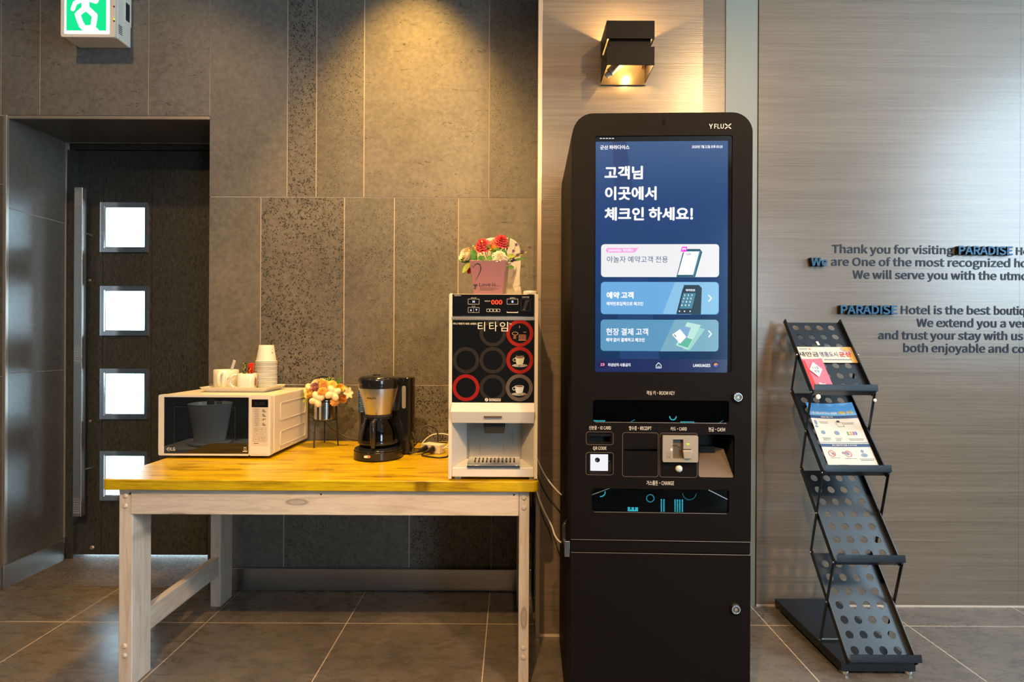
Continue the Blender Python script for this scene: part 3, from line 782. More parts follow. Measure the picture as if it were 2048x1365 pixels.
def mug_body(mb, r, h, sq=None, wall=.004):
    prof = [(r * .80, 0), (r * .90, .004), (r * .97, .02), (r, h * .5), (r, h - .002), (r - .002, h), (r - wall, h - .002), (r - wall, h * .5), (r * .85 - wall, .008), (0.001, .006)]
    if sq is None: mb.lathe(prof, n=36, cap=False)
    else:
        n = 32; vs = []
        for rad, z in prof:
            for k in range(n):
                t_ = 2 * PI * k / n; e = (abs(math.cos(t_)) ** sq + abs(math.sin(t_)) ** sq) ** (-1 / sq)
                vs.append((rad * e * math.cos(t_), rad * e * math.sin(t_), z))
        mb.add(vs, [(i * n + k, i * n + (k + 1) % n, (i + 1) * n + (k + 1) % n, (i + 1) * n + k) for i in range(len(prof) - 1) for k in range(n)])
    mb.flat(circ(0, 0, r * .8, 24), 0.0005)
m1 = thing('mug', 'wide white mug holding a white stirrer, left on the tray', 'mug', (-1.270, 2.445, z0), math.radians(0))
b = MB(); mug_body(b, .0515, .086); b.build('cup', M_CERAM, m1, smooth=50)
a_ = math.radians(-84)
dx, dy = math.cos(a_), math.sin(a_)
b = MB(); b.tube([(dx * r_, dy * r_, z_) for r_, z_ in ((.049, .070), (.066, .074), (.079, .062), (.080, .044), (.070, .022), (.050, .010))], [.0075, .008, .008, .008, .0075, .007], 10, 5); b.build('handle', M_CERAM, m1)
PRINTC = [mat('print_teal', (0.02, 0.25, 0.20), 0.4), mat('print_orange', (0.65, 0.16, 0.02), 0.4), mat('print_pink', (0.55, 0.08, 0.12), 0.4), mat('print_gold', (0.55, 0.25, 0.03), 0.4)]
def wrap(mb, r, poly, a0):              # 2D print wrapped on a cylinder about z; x is arc length
    mb.add([(r * math.cos(a0 + x / r), r * math.sin(a0 + x / r), z) for x, z in poly], [tuple(range(len(poly)))])
b = MB()
for k, (zz, h_) in enumerate(((.058, .012), (.038, .016), (.016, .014))):
    b.m = (1, 0, 2)[k]; wrap(b, .0519, rr(-.006, zz, .005, zz + h_, .002), math.radians(-170))
b.m = 1; wrap(b, .0519, circ(0, .046, .008, 12), math.radians(-48)); b.m = 3; wrap(b, .0519, rr(-.005, .024, .006, .037, .001), math.radians(-48))
b.build('print', PRINTC, m1)
m2 = thing('mug', 'squarish white mug with red print holding coffee sticks', 'mug', (-1.150, 2.392, z0), math.radians(12))
b = MB(); mug_body(b, .0375, .073, 3.4); b.build('cup', M_CERAM, m2, smooth=50)
a_ = math.radians(190); dx, dy = math.cos(a_), math.sin(a_)
hp = [(dx * r_, dy * r_, z_) for r_, z_ in ((.034, .066), (.052, .064), (.066, .052), (.070, .036), (.062, .018), (.034, .008))]
b = MB(); b.tube(hp, [.006, .0066, .0066, .0066, .0066, .006], 10, 5); hh = b.build('handle', M_CERAM, m2)
b = MB()
for k in range(11):
    t_ = k / 10 * 4.2 + .3; i = int(t_); f_ = t_ - i; p = Vector(hp[i]).lerp(Vector(hp[i + 1]), f_) + Vector((0, -.0068, 0)); b.box(p.x - .0012, p.x + .0014, p.y - .0006, p.y + .001, p.z - .0012, p.z + .0014)
b.build('handle_print', M_RED, hh)
b = MB(Matrix.Rotation(math.radians(-45), 4, 'Z')); 
b = MB(Matrix.Translation((.0378, 0, 0)) @ RIGHT); b.flat(circ(-.018, .038, .014, 18, .020), .0006); b.build('print', mat('russet_print', (0.30, 0.05, 0.02), 0.4), m2)
st = MB(); p, q = Vector((-1.268, 2.448, z0 + .02)), Vector((-1.222, 2.425, z0 + .128))
st.bar(p, q, .0125, .004, (0, 1, 0))
s_ = st.build('stirrer', M_WHITE, bevel=.0015); tag(s_, 'white plastic stirrer standing in the wide mug', 'stirrer')
def stick(p, q, mats, label, dots):
    p, q = Vector(p), Vector(q); b = MB(); d_ = (q - p).normalized(); w_ = .0155
    b.bar(p, q, w_, .004, (0, 1, 0))
    t_ = thing('coffee_stick', label, 'coffee stick', (0, 0, 0), 0, 'coffee sticks in the squarish mug')
    b.build('sachet', mats[0], t_, bevel=.0015)
    if dots:
        a_ = d_.cross(Vector((0, 1, 0))); rnd = random.Random(dots); b = MB()
        for k in range(22):
            c_ = p.lerp(q, .45 + .54 * rnd.random()) + a_ * rnd.uniform(-.006, .006); r_ = rnd.uniform(.0011, .0019)
            b.add([(c_.x + r_ * math.cos(j * PI / 4), c_.y - .00225 - .0001 * k, c_.z + r_ * math.sin(j * PI / 4)) for j in range(8)], [tuple(range(8))])
        b.build('dots', mats[1], t_)
M_YEL = mat('yellow_print', (0.75, 0.55, 0.04), 0.4); M_GREEN = mat('dark_green_print', (0.02, 0.06, 0.03), 0.4); M_ORED = mat('orange_red_foil', (0.62, 0.035, 0.010), 0.35)
stick((-1.166, 2.388, z0 + .01), (-1.158, 2.388, z0 + .120), (M_GREEN, M_YEL), 'dark green coffee stick with yellow dots in the squarish mug', 3)
stick((-1.151, 2.397, z0 + .01), (-1.141, 2.397, z0 + .116), (M_ORED, M_YEL), 'red coffee stick behind the green dotted stick', 0)
stick((-1.139, 2.390, z0 + .01), (-1.127, 2.390, z0 + .118), (M_ORED, M_YEL), 'red coffee stick leaning towards the paper cups', 0)
stick((-1.146, 2.376, z0 + .01), (-1.131, 2.376, z0 + .100), (M_RED, M_YEL), 'short red coffee stick with yellow dots in front', 9)
# stack of upside-down paper cups
CX, CY = -1.104, 2.472
proto = MB()
proto.lathe([(.0440, 0), (.0462, .0004), (.0462, .0028), (.0440, .0034), (.0418, .0038), (.0318, .0715), (.0312, .0740), (.0300, .0740), (.0296, .0715), (.001, .0712)], n=32, cap=False)
ORD = ['topmost', 'second', 'third', 'fourth', 'fifth', 'sixth', 'seventh', 'eighth', 'ninth', 'tenth', 'eleventh', 'twelfth', 'thirteenth', 'fourteenth', 'fifteenth', 'sixteenth', 'seventeenth', 'eighteenth', 'nineteenth', 'twentieth', 'lowest']
cup0 = proto.build('paper_cup', M_PAPER, smooth=40)
NC = 21
for k in range(NC):
    c = cup0 if k == 0 else cup0.copy()
    if k: COL.objects.link(c)
    c.location = (CX + .0006 * math.sin(k * 1.7), CY + .0005 * math.cos(k * 2.3), z0 + .0061 * (NC - 1 - k))
    lab = 'topmost upside-down paper cup of the stack on the tray' if k == 0 else ('lowest paper cup of the upside-down stack, resting on the tray' if k == NC - 1 else f'upside-down paper cup, {ORD[k]} from the top of the stack')
    tag(c, lab, 'paper cup', 'stacked paper cups on the tray')
b = MB()
def cup_print(mb, ang, z, poly):
    mb.add([((.0425 - (zz - .0036) * .1576 + .0004) * math.cos(ang + x / .037), (.0425 - (zz - .0036) * .1576 + .0004) * math.sin(ang + x / .037), zz) for x, zz in [(a, z + c_) for a, c_ in poly]], [tuple(range(len(poly)))])
cup_print(b, math.radians(-42), .050, circ(.012, .004, .002, 8)); cup_print(b, math.radians(-42), .05, circ(.010, -.010, .003, 8)); cup_print(b, math.radians(-140), .056, rr(-.004, -.002, .002, .003, 0))
b.build('print', mat('green_print', (0.02, 0.12, 0.03), 0.4), cup0)

# ------------------------------------------------------------------ flowers
rnd = random.Random(7)
def flower_ball(mb, c, r, kind, face=(0, -1, .4)):
    F_ = Vector(face).normalized(); Q = F_.to_track_quat('Z', 'Y').to_matrix().to_4x4()
    M0 = mb.M; mb.M = M0 @ Matrix.Translation(c) @ Q
    if kind == 'carnation':              # layered frilled petals
        for L in range(6):
            rr_ = r * (1.0 - .145 * L); n = 54; vs = []; ring = 4
            for i in range(ring):
                f_ = i / (ring - 1)
                for k in range(n):
                    t_ = 2 * PI * k / n + L * .35
                    fr = 1 + .05 * math.sin(11 * t_ + L) * f_ + .06 * rnd.uniform(-1, 1) * f_
                    zc_ = r * (-.42 + .62 * math.sin(PI / 2 * L / 5.5)) + r * (.30 * f_ - (.30 - .05 * L) * f_ * f_) + r * .07 * math.sin(18 * t_ + 2 * L) * f_ + r * .05 * rnd.uniform(-1, 1) * f_
                    vs.append((rr_ * f_ * fr * math.cos(t_), rr_ * f_ * fr * math.sin(t_), zc_))
            mb.add(vs, [(i * n + k, i * n + (k + 1) % n, (i + 1) * n + (k + 1) % n, (i + 1) * n + k) for i in range(ring - 1) for k in range(n)])
    elif kind == 'rose':                 # nested cupped petals
        for L in range(4):
            R0 = r * (1 - .22 * L); np_ = 5 if L < 3 else 3
            for p in range(np_):
                a0 = 2 * PI * p / np_ + L * .6; vs = []; n, m = 7, 5
                for i in range(m):
                    f_ = i / (m - 1)
                    for k in range(n):
                        s_ = (k / (n - 1) - .5); w_ = 2.1 * PI / np_ * .62 * 1.25
                        rad = R0 * (.35 + .65 * math.sin(f_ * PI * .52)) + (R0 * .13 * f_ ** 3 if L < 2 else 0)
                        hh_ = r * (-.55 + 1.05 * f_ * (1 - .35 * (2 * s_) ** 2)) + L * r * .06
                        vs.append((rad * math.cos(a0 + s_ * w_ * 2), rad * math.sin(a0 + s_ * w_ * 2), hh_))
                mb.add(vs, [(i * n + k, i * n + k + 1, (i + 1) * n + k + 1, (i + 1) * n + k) for i in range(m - 1) for k in range(n - 1)])
    elif kind == 'cotton':
        for k in range(4):
            t_ = k * PI / 2 + .4
            
            M1 = mb.M; mb.M = M1 @ Matrix.Rotation(t_, 4, 'Z') @ Matrix.Translation((.62 * r, 0, .1 * r)); mb.ball((0, 0, 0), .74 * r, .56 * r, 14, 9, .54 * r); mb.M = M1
    elif kind == 'lily':
        for k in range(6):
            t_ = k * PI / 3; vs = []
            for i, (f_, w_) in enumerate(((0, .12), (.35, .34), (.7, .30), (1.0, .03))):
                for s_ in (-1, 0, 1):
                    rad = r * 1.15 * f_; vs.append((rad * math.cos(t_) - s_ * w_ * r * math.sin(t_), rad * math.sin(t_) + s_ * w_ * r * math.cos(t_), r * (.75 * f_ - .55 * f_ * f_ + .06 * abs(s_))))
            mb.add(vs, [(i * 3 + j, i * 3 + j + 1, (i + 1) * 3 + j + 1, (i + 1) * 3 + j) for i in range(3) for j in range(2)])
    mb.M = M0
    return mb
def leaf(mb, p, d, L, W, up=(0, 0, 1), curl=.25, n=7):
    p, d = Vector(p), Vector(d).normalized(); a = d.cross(Vector(up)).normalized(); u = a.cross(d).normalized(); vs = []
    for i in range(n + 1):
        f_ = i / n; w_ = W * math.sin(PI * min(1, f_ * .92 + .05)) ** .8 * (1 if f_ < 1 else 0)
        for s_ in (-1, 0, 1):
            vs.append(p + d * L * f_ + a * s_ * w_ / 2 + u * (-curl * L * f_ * f_ + abs(s_) * w_ * .18))
    mb.add(vs, [(i * 3 + j, i * 3 + j + 1, (i + 1) * 3 + j + 1, (i + 1) * 3 + j) for i in range(n) for j in range(2)])
    return mb
def petal_mat(name, c0, c1):
    m = mat(name, c0, 0.65); g = N(m)
    g.color(g.mix(g.ramp(g.noise(g.map((1, 1, 1)), 120, 3), [(0.35, (0, 0, 0)), (0.65, (1, 1, 1))]), c0, c1)); return m
P_YEL = petal_mat('yellow_petals', (0.80, 0.52, 0.05), (0.86, 0.66, 0.20)); P_ORA = petal_mat('orange_petals', (0.72, 0.28, 0.05), (0.85, 0.48, 0.12))
P_MAUVE = petal_mat('mauve_petals', (0.42, 0.16, 0.16), (0.62, 0.32, 0.26)); P_CREAM = petal_mat('cream_petals', (0.78, 0.64, 0.40), (0.86, 0.78, 0.58))
P_COT = mat('cotton_white', (0.76, 0.62, 0.36), 0.9); P_RED = petal_mat('red_pink_petals', (0.62, 0.02, 0.04), (0.85, 0.13, 0.10))
P_LEAF = petal_mat('leaf_green', (0.05, 0.16, 0.015), (0.12, 0.30, 0.03)); P_LIME = petal_mat('lime_leaf', (0.28, 0.34, 0.03), (0.45, 0.48, 0.06)); P_VIO = mat('violet_petals', (0.15, 0.05, 0.16), 0.6); P_STEM = mat('green_stem', (0.12, 0.20, 0.03), 0.6)

for k in range(16):
    t_ = k * 2.4; b = MB(); r0_ = Vector((0, .01, .74 + .013 * k)); d_ = Vector((math.cos(t_), math.sin(t_), .5))
    leaf(b, r0_, d_, .15, .07, (0, 0, 1), .35); b.build('leaf', P_LEAF, pl, smooth=60)
# plant stand between microwave and coffee maker
fx, fy = -0.853, 2.517
sd = thing('plant_stand', 'black wire plant stand with arched sign between microwave and coffee maker', 'plant stand', (fx, fy, TZ))
PR = .049
def ringr(mb, r, z, t_): mb.tube([(r * math.cos(2 * PI * k / 28), r * math.sin(2 * PI * k / 28), z) for k in range(28)], t_, 6, 0, True)
for (lx, ly) in ((-.026, -.070), (-.026, .068), (.058, .003)):
    L_ = math.hypot(lx, ly); s_ = (PR + .0025) / L_
    b = MB(); b.tube([(lx, ly, 0), (lx * .92, ly * .92, .10), (lx * s_, ly * s_, .125), (lx * s_, ly * s_, .205)], .0028, 6); b.build('leg', M_BLACKM, sd)
b = MB(); ringr(b, PR + .002, .118, .0025); ringr(b, PR + .0025, .203, .0022); b.tube([(-PR, 0, .118), (PR, 0, .118)], .0022, 6); b.tube([(0, -PR, .118), (0, PR, .118)], .0022, 6); b.build('ring', M_BLACKM, sd)
sgx0, sgz1 = at(625, 752, fy + .062); sgx1, sgz0 = at(668, 760.5, fy + .062)
arc = []
w_ = (sgx1 - sgx0) / 2; xm = (sgx0 + sgx1) / 2 - fx
up_ = [(xm + w_ * math.cos(t_), .0) for t_ in ()]
for k in range(17):
    f_ = k / 16; arc.append((xm - w_ + 2 * w_ * f_, sgz0 - TZ + (sgz1 - sgz0) * math.sin(PI * f_)))
arc2 = [(x, z - .006 - .012 * math.sin(PI * k / 16)) for k, (x, z) in enumerate(arc)]
b = MB(front(.062)); b.prism(arc2 + arc[::-1], 0, .003); b.tube([(xm - .02, arc2[8][1] + .004, .0015), (xm - .02, .20, .0015)], .0018, 6); b.tube([(xm + .02, arc2[8][1] + .004, .0015), (xm + .02, .20, .0015)], .0018, 6)
sg = b.build('arched_sign', M_BLACKM, sd)
b = MB(front(.062))
for k in range(8):
    x = xm - w_ * .55 + w_ * 1.1 * k / 7; z = (sgz1 - TZ) - .0125 - .5 * (x - xm) ** 2 / w_ * .8
    b.flat(rr(x - .0012, z - .003, x + .0012, z + .003, 0), .0034); b.flat(rr(x - .0012, z + .0018, x + .003, z + .003, 0), .0035)
b.build('sign_print', M_LTPRINT, sg)
fp = thing('flower_pot', 'shiny steel pot of yellow and orange artificial flowers with cotton balls', 'flower arrangement', (fx, fy, TZ + .1215))
b = MB(); b.lathe([(PR - .002, 0), (PR - .0005, .002), (PR - .0005, .088), (PR - .002, .088), (PR - .003, .06), (.001, .058)], n=36, cap=False); b.flat(circ(0, 0, PR - .002, 24), .0005); b.build('pot', mat('polished_steel', (0.66, 0.65, 0.63), 0.16, 1.0), fp)
def FP(px, py, dy): x, z = at(px, py, fy + dy); return (x - fx, dy, z - TZ - .1215)
k2 = 120 / 1820.0
def FPz(zx, zy, dy): return FP(600 + zx * k2, 740 + zy * k2, dy)
for (zx, zy, dy, r, kind, m_, nm) in ((730, 430, -.035, .028, 'carnation', P_ORA, 'carnation'), (990, 430, -.035, .024, 'carnation', P_YEL, 'carnation'), (440, 560, -.03, .022, 'rose', P_MAUVE, 'rose'),
        (290, 745, -.045, .020, 'rose', P_YEL, 'rose'), (670, 670, -.072, .025, 'carnation', P_ORA, 'carnation'), (1215, 560, -.03, .018, 'rose', P_YEL, 'rose'),
        (520, 900, -.065, .028, 'cotton', P_COT, 'cotton_boll'), (1000, 720, -.055, .029, 'cotton', P_COT, 'cotton_boll'), (235, 600, -.01, .022, 'cotton', P_COT, 'cotton_boll'),
        (1070, 970, -.055, .021, 'carnation', P_ORA, 'carnation'), (1290, 880, -.035, .018, 'rose', P_ORA, 'rose'), (1440, 710, -.02, .026, 'lily', P_CREAM, 'lily'),
        (480, 420, .0, .020, 'rose', P_CREAM, 'rose'), (640, 330, .015, .018, 'carnation', P_YEL, 'carnation'), (860, 570, -.02, .020, 'cotton', P_COT, 'cotton_boll')):
    c_ = FPz(zx, zy, dy); b = MB()
    d_ = Vector((c_[0] * 9, dy * 6 - .5, (c_[2] - .10) * 7 + .15))
    flower_ball(b, c_, r, kind, d_)
    m0 = Vector(c_) - d_.normalized() * r * .3; b.m = 1; b.tube([m0, m0.lerp(Vector((0, 0, .07)), .6), (0, 0, .062)], .0018, 5)
    b.build(nm, [m_, P_STEM], fp, smooth=60)
for (p, q, m_) in (((1120, 470), (1240, 215), P_LEAF), ((1240, 500), (1470, 560), P_LIME), ((560, 400), (430, 320), P_YEL), ((210, 900), (70, 990), P_LIME)):
    a = Vector(FPz(*p, -.01)); c_ = Vector(FPz(*q, -.02)); b = MB(); leaf(b, a, c_ - a, (c_ - a).length, .014, (0, -1, .3), .05); b.build('leaf', m_, fp, smooth=60)
b = MB()
for (zx, zy) in ((760, 800), (930, 300)):
    for k in range(26):
        p = Vector(FPz(zx + rnd.uniform(-130, 130), zy + rnd.uniform(-60, 60), -.05 if zy > 500 else .0)); b.m = k % 2
        b.ball(p, .0026, None, 6, 4)
b.build('filler_sprig', [P_LIME, P_LEAF], fp)

# ================================================================== COFFEE MAKER
KX, KY = -0.546, 2.255
cm = thing('coffee_maker', 'black and steel drip coffee maker with glass carafe in the middle of the table', 'coffee maker', (KX, KY, TZ), math.radians(-6))
def taper(mb, prof, sy=1.0, n=36, back=None): mb.lathe(prof, n=n, sy=sy)
b = MB(); o = []
for k in range(40):
    t_ = 2 * PI * k / 40; x, y = .097 * math.cos(t_), .100 * math.sin(t_)
    o.append((x, y if y < 0 else y * 1.35))
b.prism(o, 0.004, .036); b.prism([(x * .965, y * .965) for x, y in o], .0361, .043); b.prism([(x * .93, y * .93) for x, y in o], 0.0, .0041)
bs = b.build('base', M_BLACKG, cm, bevel=.004)
b = MB(); b.lathe([(.078, .043), (.078, .046), (.070, .047)], (0, 0, 0), 36); b.build('hot_plate', M_BLACKM, bs)
b = MB(front(-.0995)); b.prism(rr(-.022, .018, .004, .027, .0044), -.006, .0025); sw = b.build('switch', M_LTPRINT, bs)
b = MB(front(-.0995)); b.prism(rr(-.007, .0188, .0035, .0262, .0036), .002, .0032); b.build('switch_lamp', glow('switch_red', 255, 80, 30, 1.6), sw)
b = MB(); b.prism(rr(-.112, .062, .118, .142, .022), .004, .325); cl = b.build('column', M_BLACKG, cm, bevel=.005)
b = MB(front(.062)); b.plate(rr(.080, .195, .096, .290, .007), [], 0, .0018); wg = b.build('water_gauge', mat('clear_gauge', (0.30, 0.29, 0.27), 0.12), cl)
b = MB(front(.062))
for k in range(10): b.flat(rr(.0865, .206 + .008 * k, .0915 if k % 2 else .090, .2072 + .008 * k, 0), .0021)
b.build('gauge_marks', M_INK, wg)
b = MB(front(.062)); b.flat(rr(-.110, .175, -.080, .300, .0), .0006); sk = b.build('sticker', mat('blue_sticker', (0.012, 0.07, 0.20), 0.3), cl)
b = MB(front(.062)); b.flat(rr(-.109, .270, -.088, .298, .0), .0010)
for k in range(12):
    z_ = .178 + .0075 * k; b.flat(rr(-.108 + rnd.uniform(0, .008), z_, -.092 + rnd.uniform(0, .010), z_ + rnd.uniform(.001, .0025), 0), .0010)
b.build('sticker_print', mat('pale_blue_print', (0.45, 0.52, 0.60), 0.4), sk)
b = MB(); b.lathe([(.0535, .180), (.0545, .184), (.061, .215), (.070, .250), (.0775, .283), (.078, .292)], (0, 0, 0), 40); b.box(-.05, .05, .03, .07, .19, .30)
fn = b.build('filter_holder', M_STEELZ, cm, smooth=40)
b = MB(front(-.0)); A_ = []
vs, fs = text_geo('PHILIPS', .02); ax = min(p.x for p in vs); bx = max(p.x for p in vs); hz = max(p.y for p in vs)
b.M = Matrix(); b.add([((.0705) * math.sin(((p.x - ax) / (bx - ax) - .62) * .56), -(.0712) * math.cos(((p.x - ax) / (bx - ax) - .62) * .56), .2455 + p.y / hz * .0065) for p in vs], fs)
b.build('lettering', M_INK, fn)
b = MB(); b.lathe([(.0785, .286), (.0805, .293), (.0805, .318), (.079, .324), (.070, .332), (.045, .337), (.001, .338)], (0, 0, 0), 40); b.box(-.055, .055, .04, .10, .296, .322); ld = b.build('lid', M_BLACKG, cm, smooth=40)
b = MB(); b.lathe([(.016, .3365), (.015, .341), (.009, .342), (.008, .3385)], (-.005, -.01, 0), 24); b.build('lid_ring', M_BLACKG, ld)
b = MB(); b.lathe([(.056, .1695), (.056, .179), (.053, .1795)], (0, 0, 0), 36); b.build('drip_stop', M_BLACKM, cm)
cf = MB(); cf.lathe([(.060, .050), (.074, .054), (.0795, .066), (.0795, .080), (.076, .105), (.067, .135), (.056, .158), (.052, .163)], (0, 0, 0), 40, cap=True); ca = cf.build('carafe', M_CARAFE, cm, smooth=50)
b = MB(); b.lathe([(.058, .052), (.072, .056), (.0775, .067), (.0775, .080), (.0758, .098), (.0752, .100), (.001, .100)], (0, 0, 0), 40); b.build('coffee', mat('black_coffee', (0.006, 0.003, 0.002), 0.08), ca, smooth=40)
b = MB(); b.lathe([(.0525, .158), (.058, .162), (.058, .168), (.050, .170)], (0, 0, 0), 36); b.build('carafe_lid', M_BLACKG, ca)
b = MB(); b.lathe([(.0797, .062), (.0805, .066), (.0805, .072), (.0797, .074)], (0, 0, 0), 40, cap=False); b.build('carafe_band', M_BLACKG, ca)
ha = math.radians(-82); hx, hy = math.cos(ha), math.sin(ha)
b = MB()
P_ = [(.050, .162), (.080, .160), (.100, .150), (.106, .125), (.104, .090), (.098, .058)]
for (r0, z0_), (r1, z1_) in zip(P_[:-1], P_[1:]): pass
b.tube([(hx * r_, hy * r_, z_) for r_, z_ in P_], [.007, .009, .0105, .011, .011, .009], 12, 5); b.build('carafe_handle', M_BLACKG, ca, smooth=60)

# ================================================================== DRINKS VENDING MACHINE
VY = 1.885
vm = thing('vending_machine', 'white countertop drinks machine with black ring-printed front at the right end of the table', 'vending machine', (0, VY, TZ))
def V(px, py):
    x, z = at(px, py, VY); return x, z - TZ
def vr(px0, py0, px1, py1, r=0.0, n=5):
    a, c_ = V(px0, py1), V(px1, py0); return rr(a[0], a[1], c_[0], c_[1], r, n)
vx0, vz0 = V(897.5, 957); vx1, vz1 = V(1074, 588); vz0 = .011; vd = .43
cavx0, cavz0 = V(904, 932); cavx1, cavz1 = V(1068, 846)
fz0, fz1 = V(985, 806)[1], V(985, 588)[1]
b = MB()
b.box(vx0, vx1, .10, vd, vz0, vz1 - .001)                                   # cabinet behind the front
b.box(vx0, cavx0, .0, .10, vz0, vz1); b.box(cavx1, vx1, .0, .10, vz0, vz1)  # side cheeks
b.box(cavx0, cavx1, .012, .10, cavz1, vz1 - .001)                           # upper block
b.hexa([(cavx0, 0, vz0), (cavx1, 0, vz0), (cavx1, .10, vz0), (cavx0, .10, vz0)], [(cavx0, 0, cavz0 - .006), (cavx1, 0, cavz0 - .006), (cavx1, .10, cavz0 + .004), (cavx0, .10, cavz0 + .004)])
vb = b.build('cabinet', M_WHITE, vm, bevel=.003)
ccx0, ccx1 = V(929, 880)[0], V(1044, 880)[0]                         # flared cavity cheeks
b = MB(); b.hexa([(cavx0, .002, cavz0 - .004), (ccx0, .099, cavz0 + .004), (cavx0, .099, cavz0 + .004), (cavx0 - .001, .003, cavz0 - .004)], [(cavx0, .002, cavz1), (ccx0, .099, cavz1), (cavx0, .099, cavz1), (cavx0 - .001, .003, cavz1)]); b.build('cavity_cheek', M_WHITE, vb)
b = MB(); b.hexa([(cavx1, .002, cavz0 - .004), (cavx1 + .001, .003, cavz0 - .004), (cavx1, .099, cavz0 + .004), (ccx1, .099, cavz0 + .004)], [(cavx1, .002, cavz1), (cavx1 + .001, .003, cavz1), (cavx1, .099, cavz1), (ccx1, .099, cavz1)])
b.build('cavity_cheek', M_WHITE, vb)
b = MB(front(.099)); b.flat(rr(ccx0, cavz0 + .004, ccx1, cavz1, 0), .0006); b.build('cavity_back', M_STEELZ, vb)
for px in (898, 1069.5):
    b = MB(front()); b.plate(vr(px + .5, 958, px + 5, 589, .001), [], -.002, .002); b.build('edge_strip', M_MWHITE, vb, bevel=.0008)
b = MB(front()); b.plate(vr(904, 632.5, 1068, 589, .001), [], -.012, .001); pn = b.build('control_panel', M_GLASSBLK, vm)
kz = 195 / 2048.0
def pz(x, y): return 890 + x * kz, 580 + y * kz
def pr_(x0, y0, x1, y1, r=.002): a = pz(x0, y0); c_ = pz(x1, y1); return vr(a[0], a[1], c_[0], c_[1], r)
def shrink(x0, y0, x1, y1, d_, r=.0015): return pr_(x0 + d_, y0 + d_, x1 - d_, y1 - d_, r)
def ptext(mb, s, x0, y0, x1, y1, c_, bold=.0):
    a = V(*pz(x0, y1)); e = V(*pz(x1, y0)); mb.text(s, a[0], e[0], a[1], e[1], c_, bold)
M_GREYLINE = mat('grey_line_print', (0.35, 0.33, 0.30), 0.4)
for (x0, y0, x1, y1, s) in ((482, 190, 722, 308, 'M'), (482, 368, 722, 482, None), (1298, 190, 1536, 308, '품')):
    b = MB(front()); b.ringp(pr_(x0, y0, x1, y1), shrink(x0, y0, x1, y1, 9), .001, .0014); b.m = 1
    if s: ptext(b, s, (x0 + x1) / 2 - 22, (y0 + y1) / 2 - 22, (x0 + x1) / 2 + 24, (y0 + y1) / 2 + 24, .0016, .02)
    else:
        for sx_, sg_ in ((545, 1), (660, -1)):
            p = [V(*pz(sx_ + dx_, 425 + sg_ * dy_)) for dx_, dy_ in ((-18, 20), (18, 20), (0, -22))]
            b.flat(p if sg_ > 0 else p[::-1], .0016)
        b.m = 0; b.flat(pr_(598, 372, 606, 478, 0), .0014)
    b.build('push_button', [M_GREYLINE, glow('key_glow', 225, 220, 255, 1.2)], pn)
b = MB(front()); ptext(b, '000', 972, 215, 1202, 308, .0016, .012); b.build('price_display', glow('led_red', 255, 60, 30, 3.0), pn)
b = MB(front())
ptext(b, '식음자판기', 190, 112, 338, 135, .0014); ptext(b, '메뉴선택', 548, 160, 655, 184, .0014); ptext(b, '상 하', 562, 336, 636, 358, .0014); ptext(b, '품절확인', 1364, 160, 1470, 184, .0014); ptext(b, '100원 전용', 1618, 140, 1765, 170, .0014)
ptext(b, '판매금액', 832, 226, 950, 250, .0014)
b.ringp(pr_(872, 402, 1156, 462, .001), shrink(872, 402, 1156, 462, 6, .0008), .001, .0013)
for x in (938, 1012, 1085): b.flat(pr_(x - 12, 420, x + 12, 446, 0), .0014)
b.flat(pr_(1298, 470, 1536, 484, 0), .0014); b.flat(pr_(1298, 452, 1304, 470, 0), .0014); b.flat(pr_(1530, 452, 1536, 470, 0), .0014)
b.build('caption_print', M_LTPRINT, pn)
b = MB(front()); b.ringp(pr_(1588, 190, 1798, 446, .004), shrink(1588, 190, 1798, 446, 10, .003), .001, .002)
b.prism([V(*pz(x, y)) for x, y in ((1690, 215), (1775, 210), (1680, 430), (1625, 430))], -.001, .0022); b.m = 1; b.flat([V(*pz(x, y)) for x, y in ((1628, 430), (1690, 430), (1668, 392))], .0024); b.build('coin_slot', [M_BLACKM, M_BROWN], pn)
b = MB(front()); b.plate(vr(903.5, 641, 1068.5, 633.5, .0005), [], -.012, .003); b.build('silver_strip', M_STEEL, vm, bevel=.001)
b = MB(front()); b.plate(vr(904, 805.5, 1068, 641.5, 0), [], -.012, .001); ps = b.build('poster_panel', M_GLASSBLK, vm)
RO, RI = V(959, 700)[0] - V(932, 700)[0], V(952, 700)[0] - V(932, 700)[0]
RC = {(1, 1): 'd', (0, 2): 'r', (1, 2): 'd', (2, 2): 'r', (0, 1): 'r0'}
cc = 0
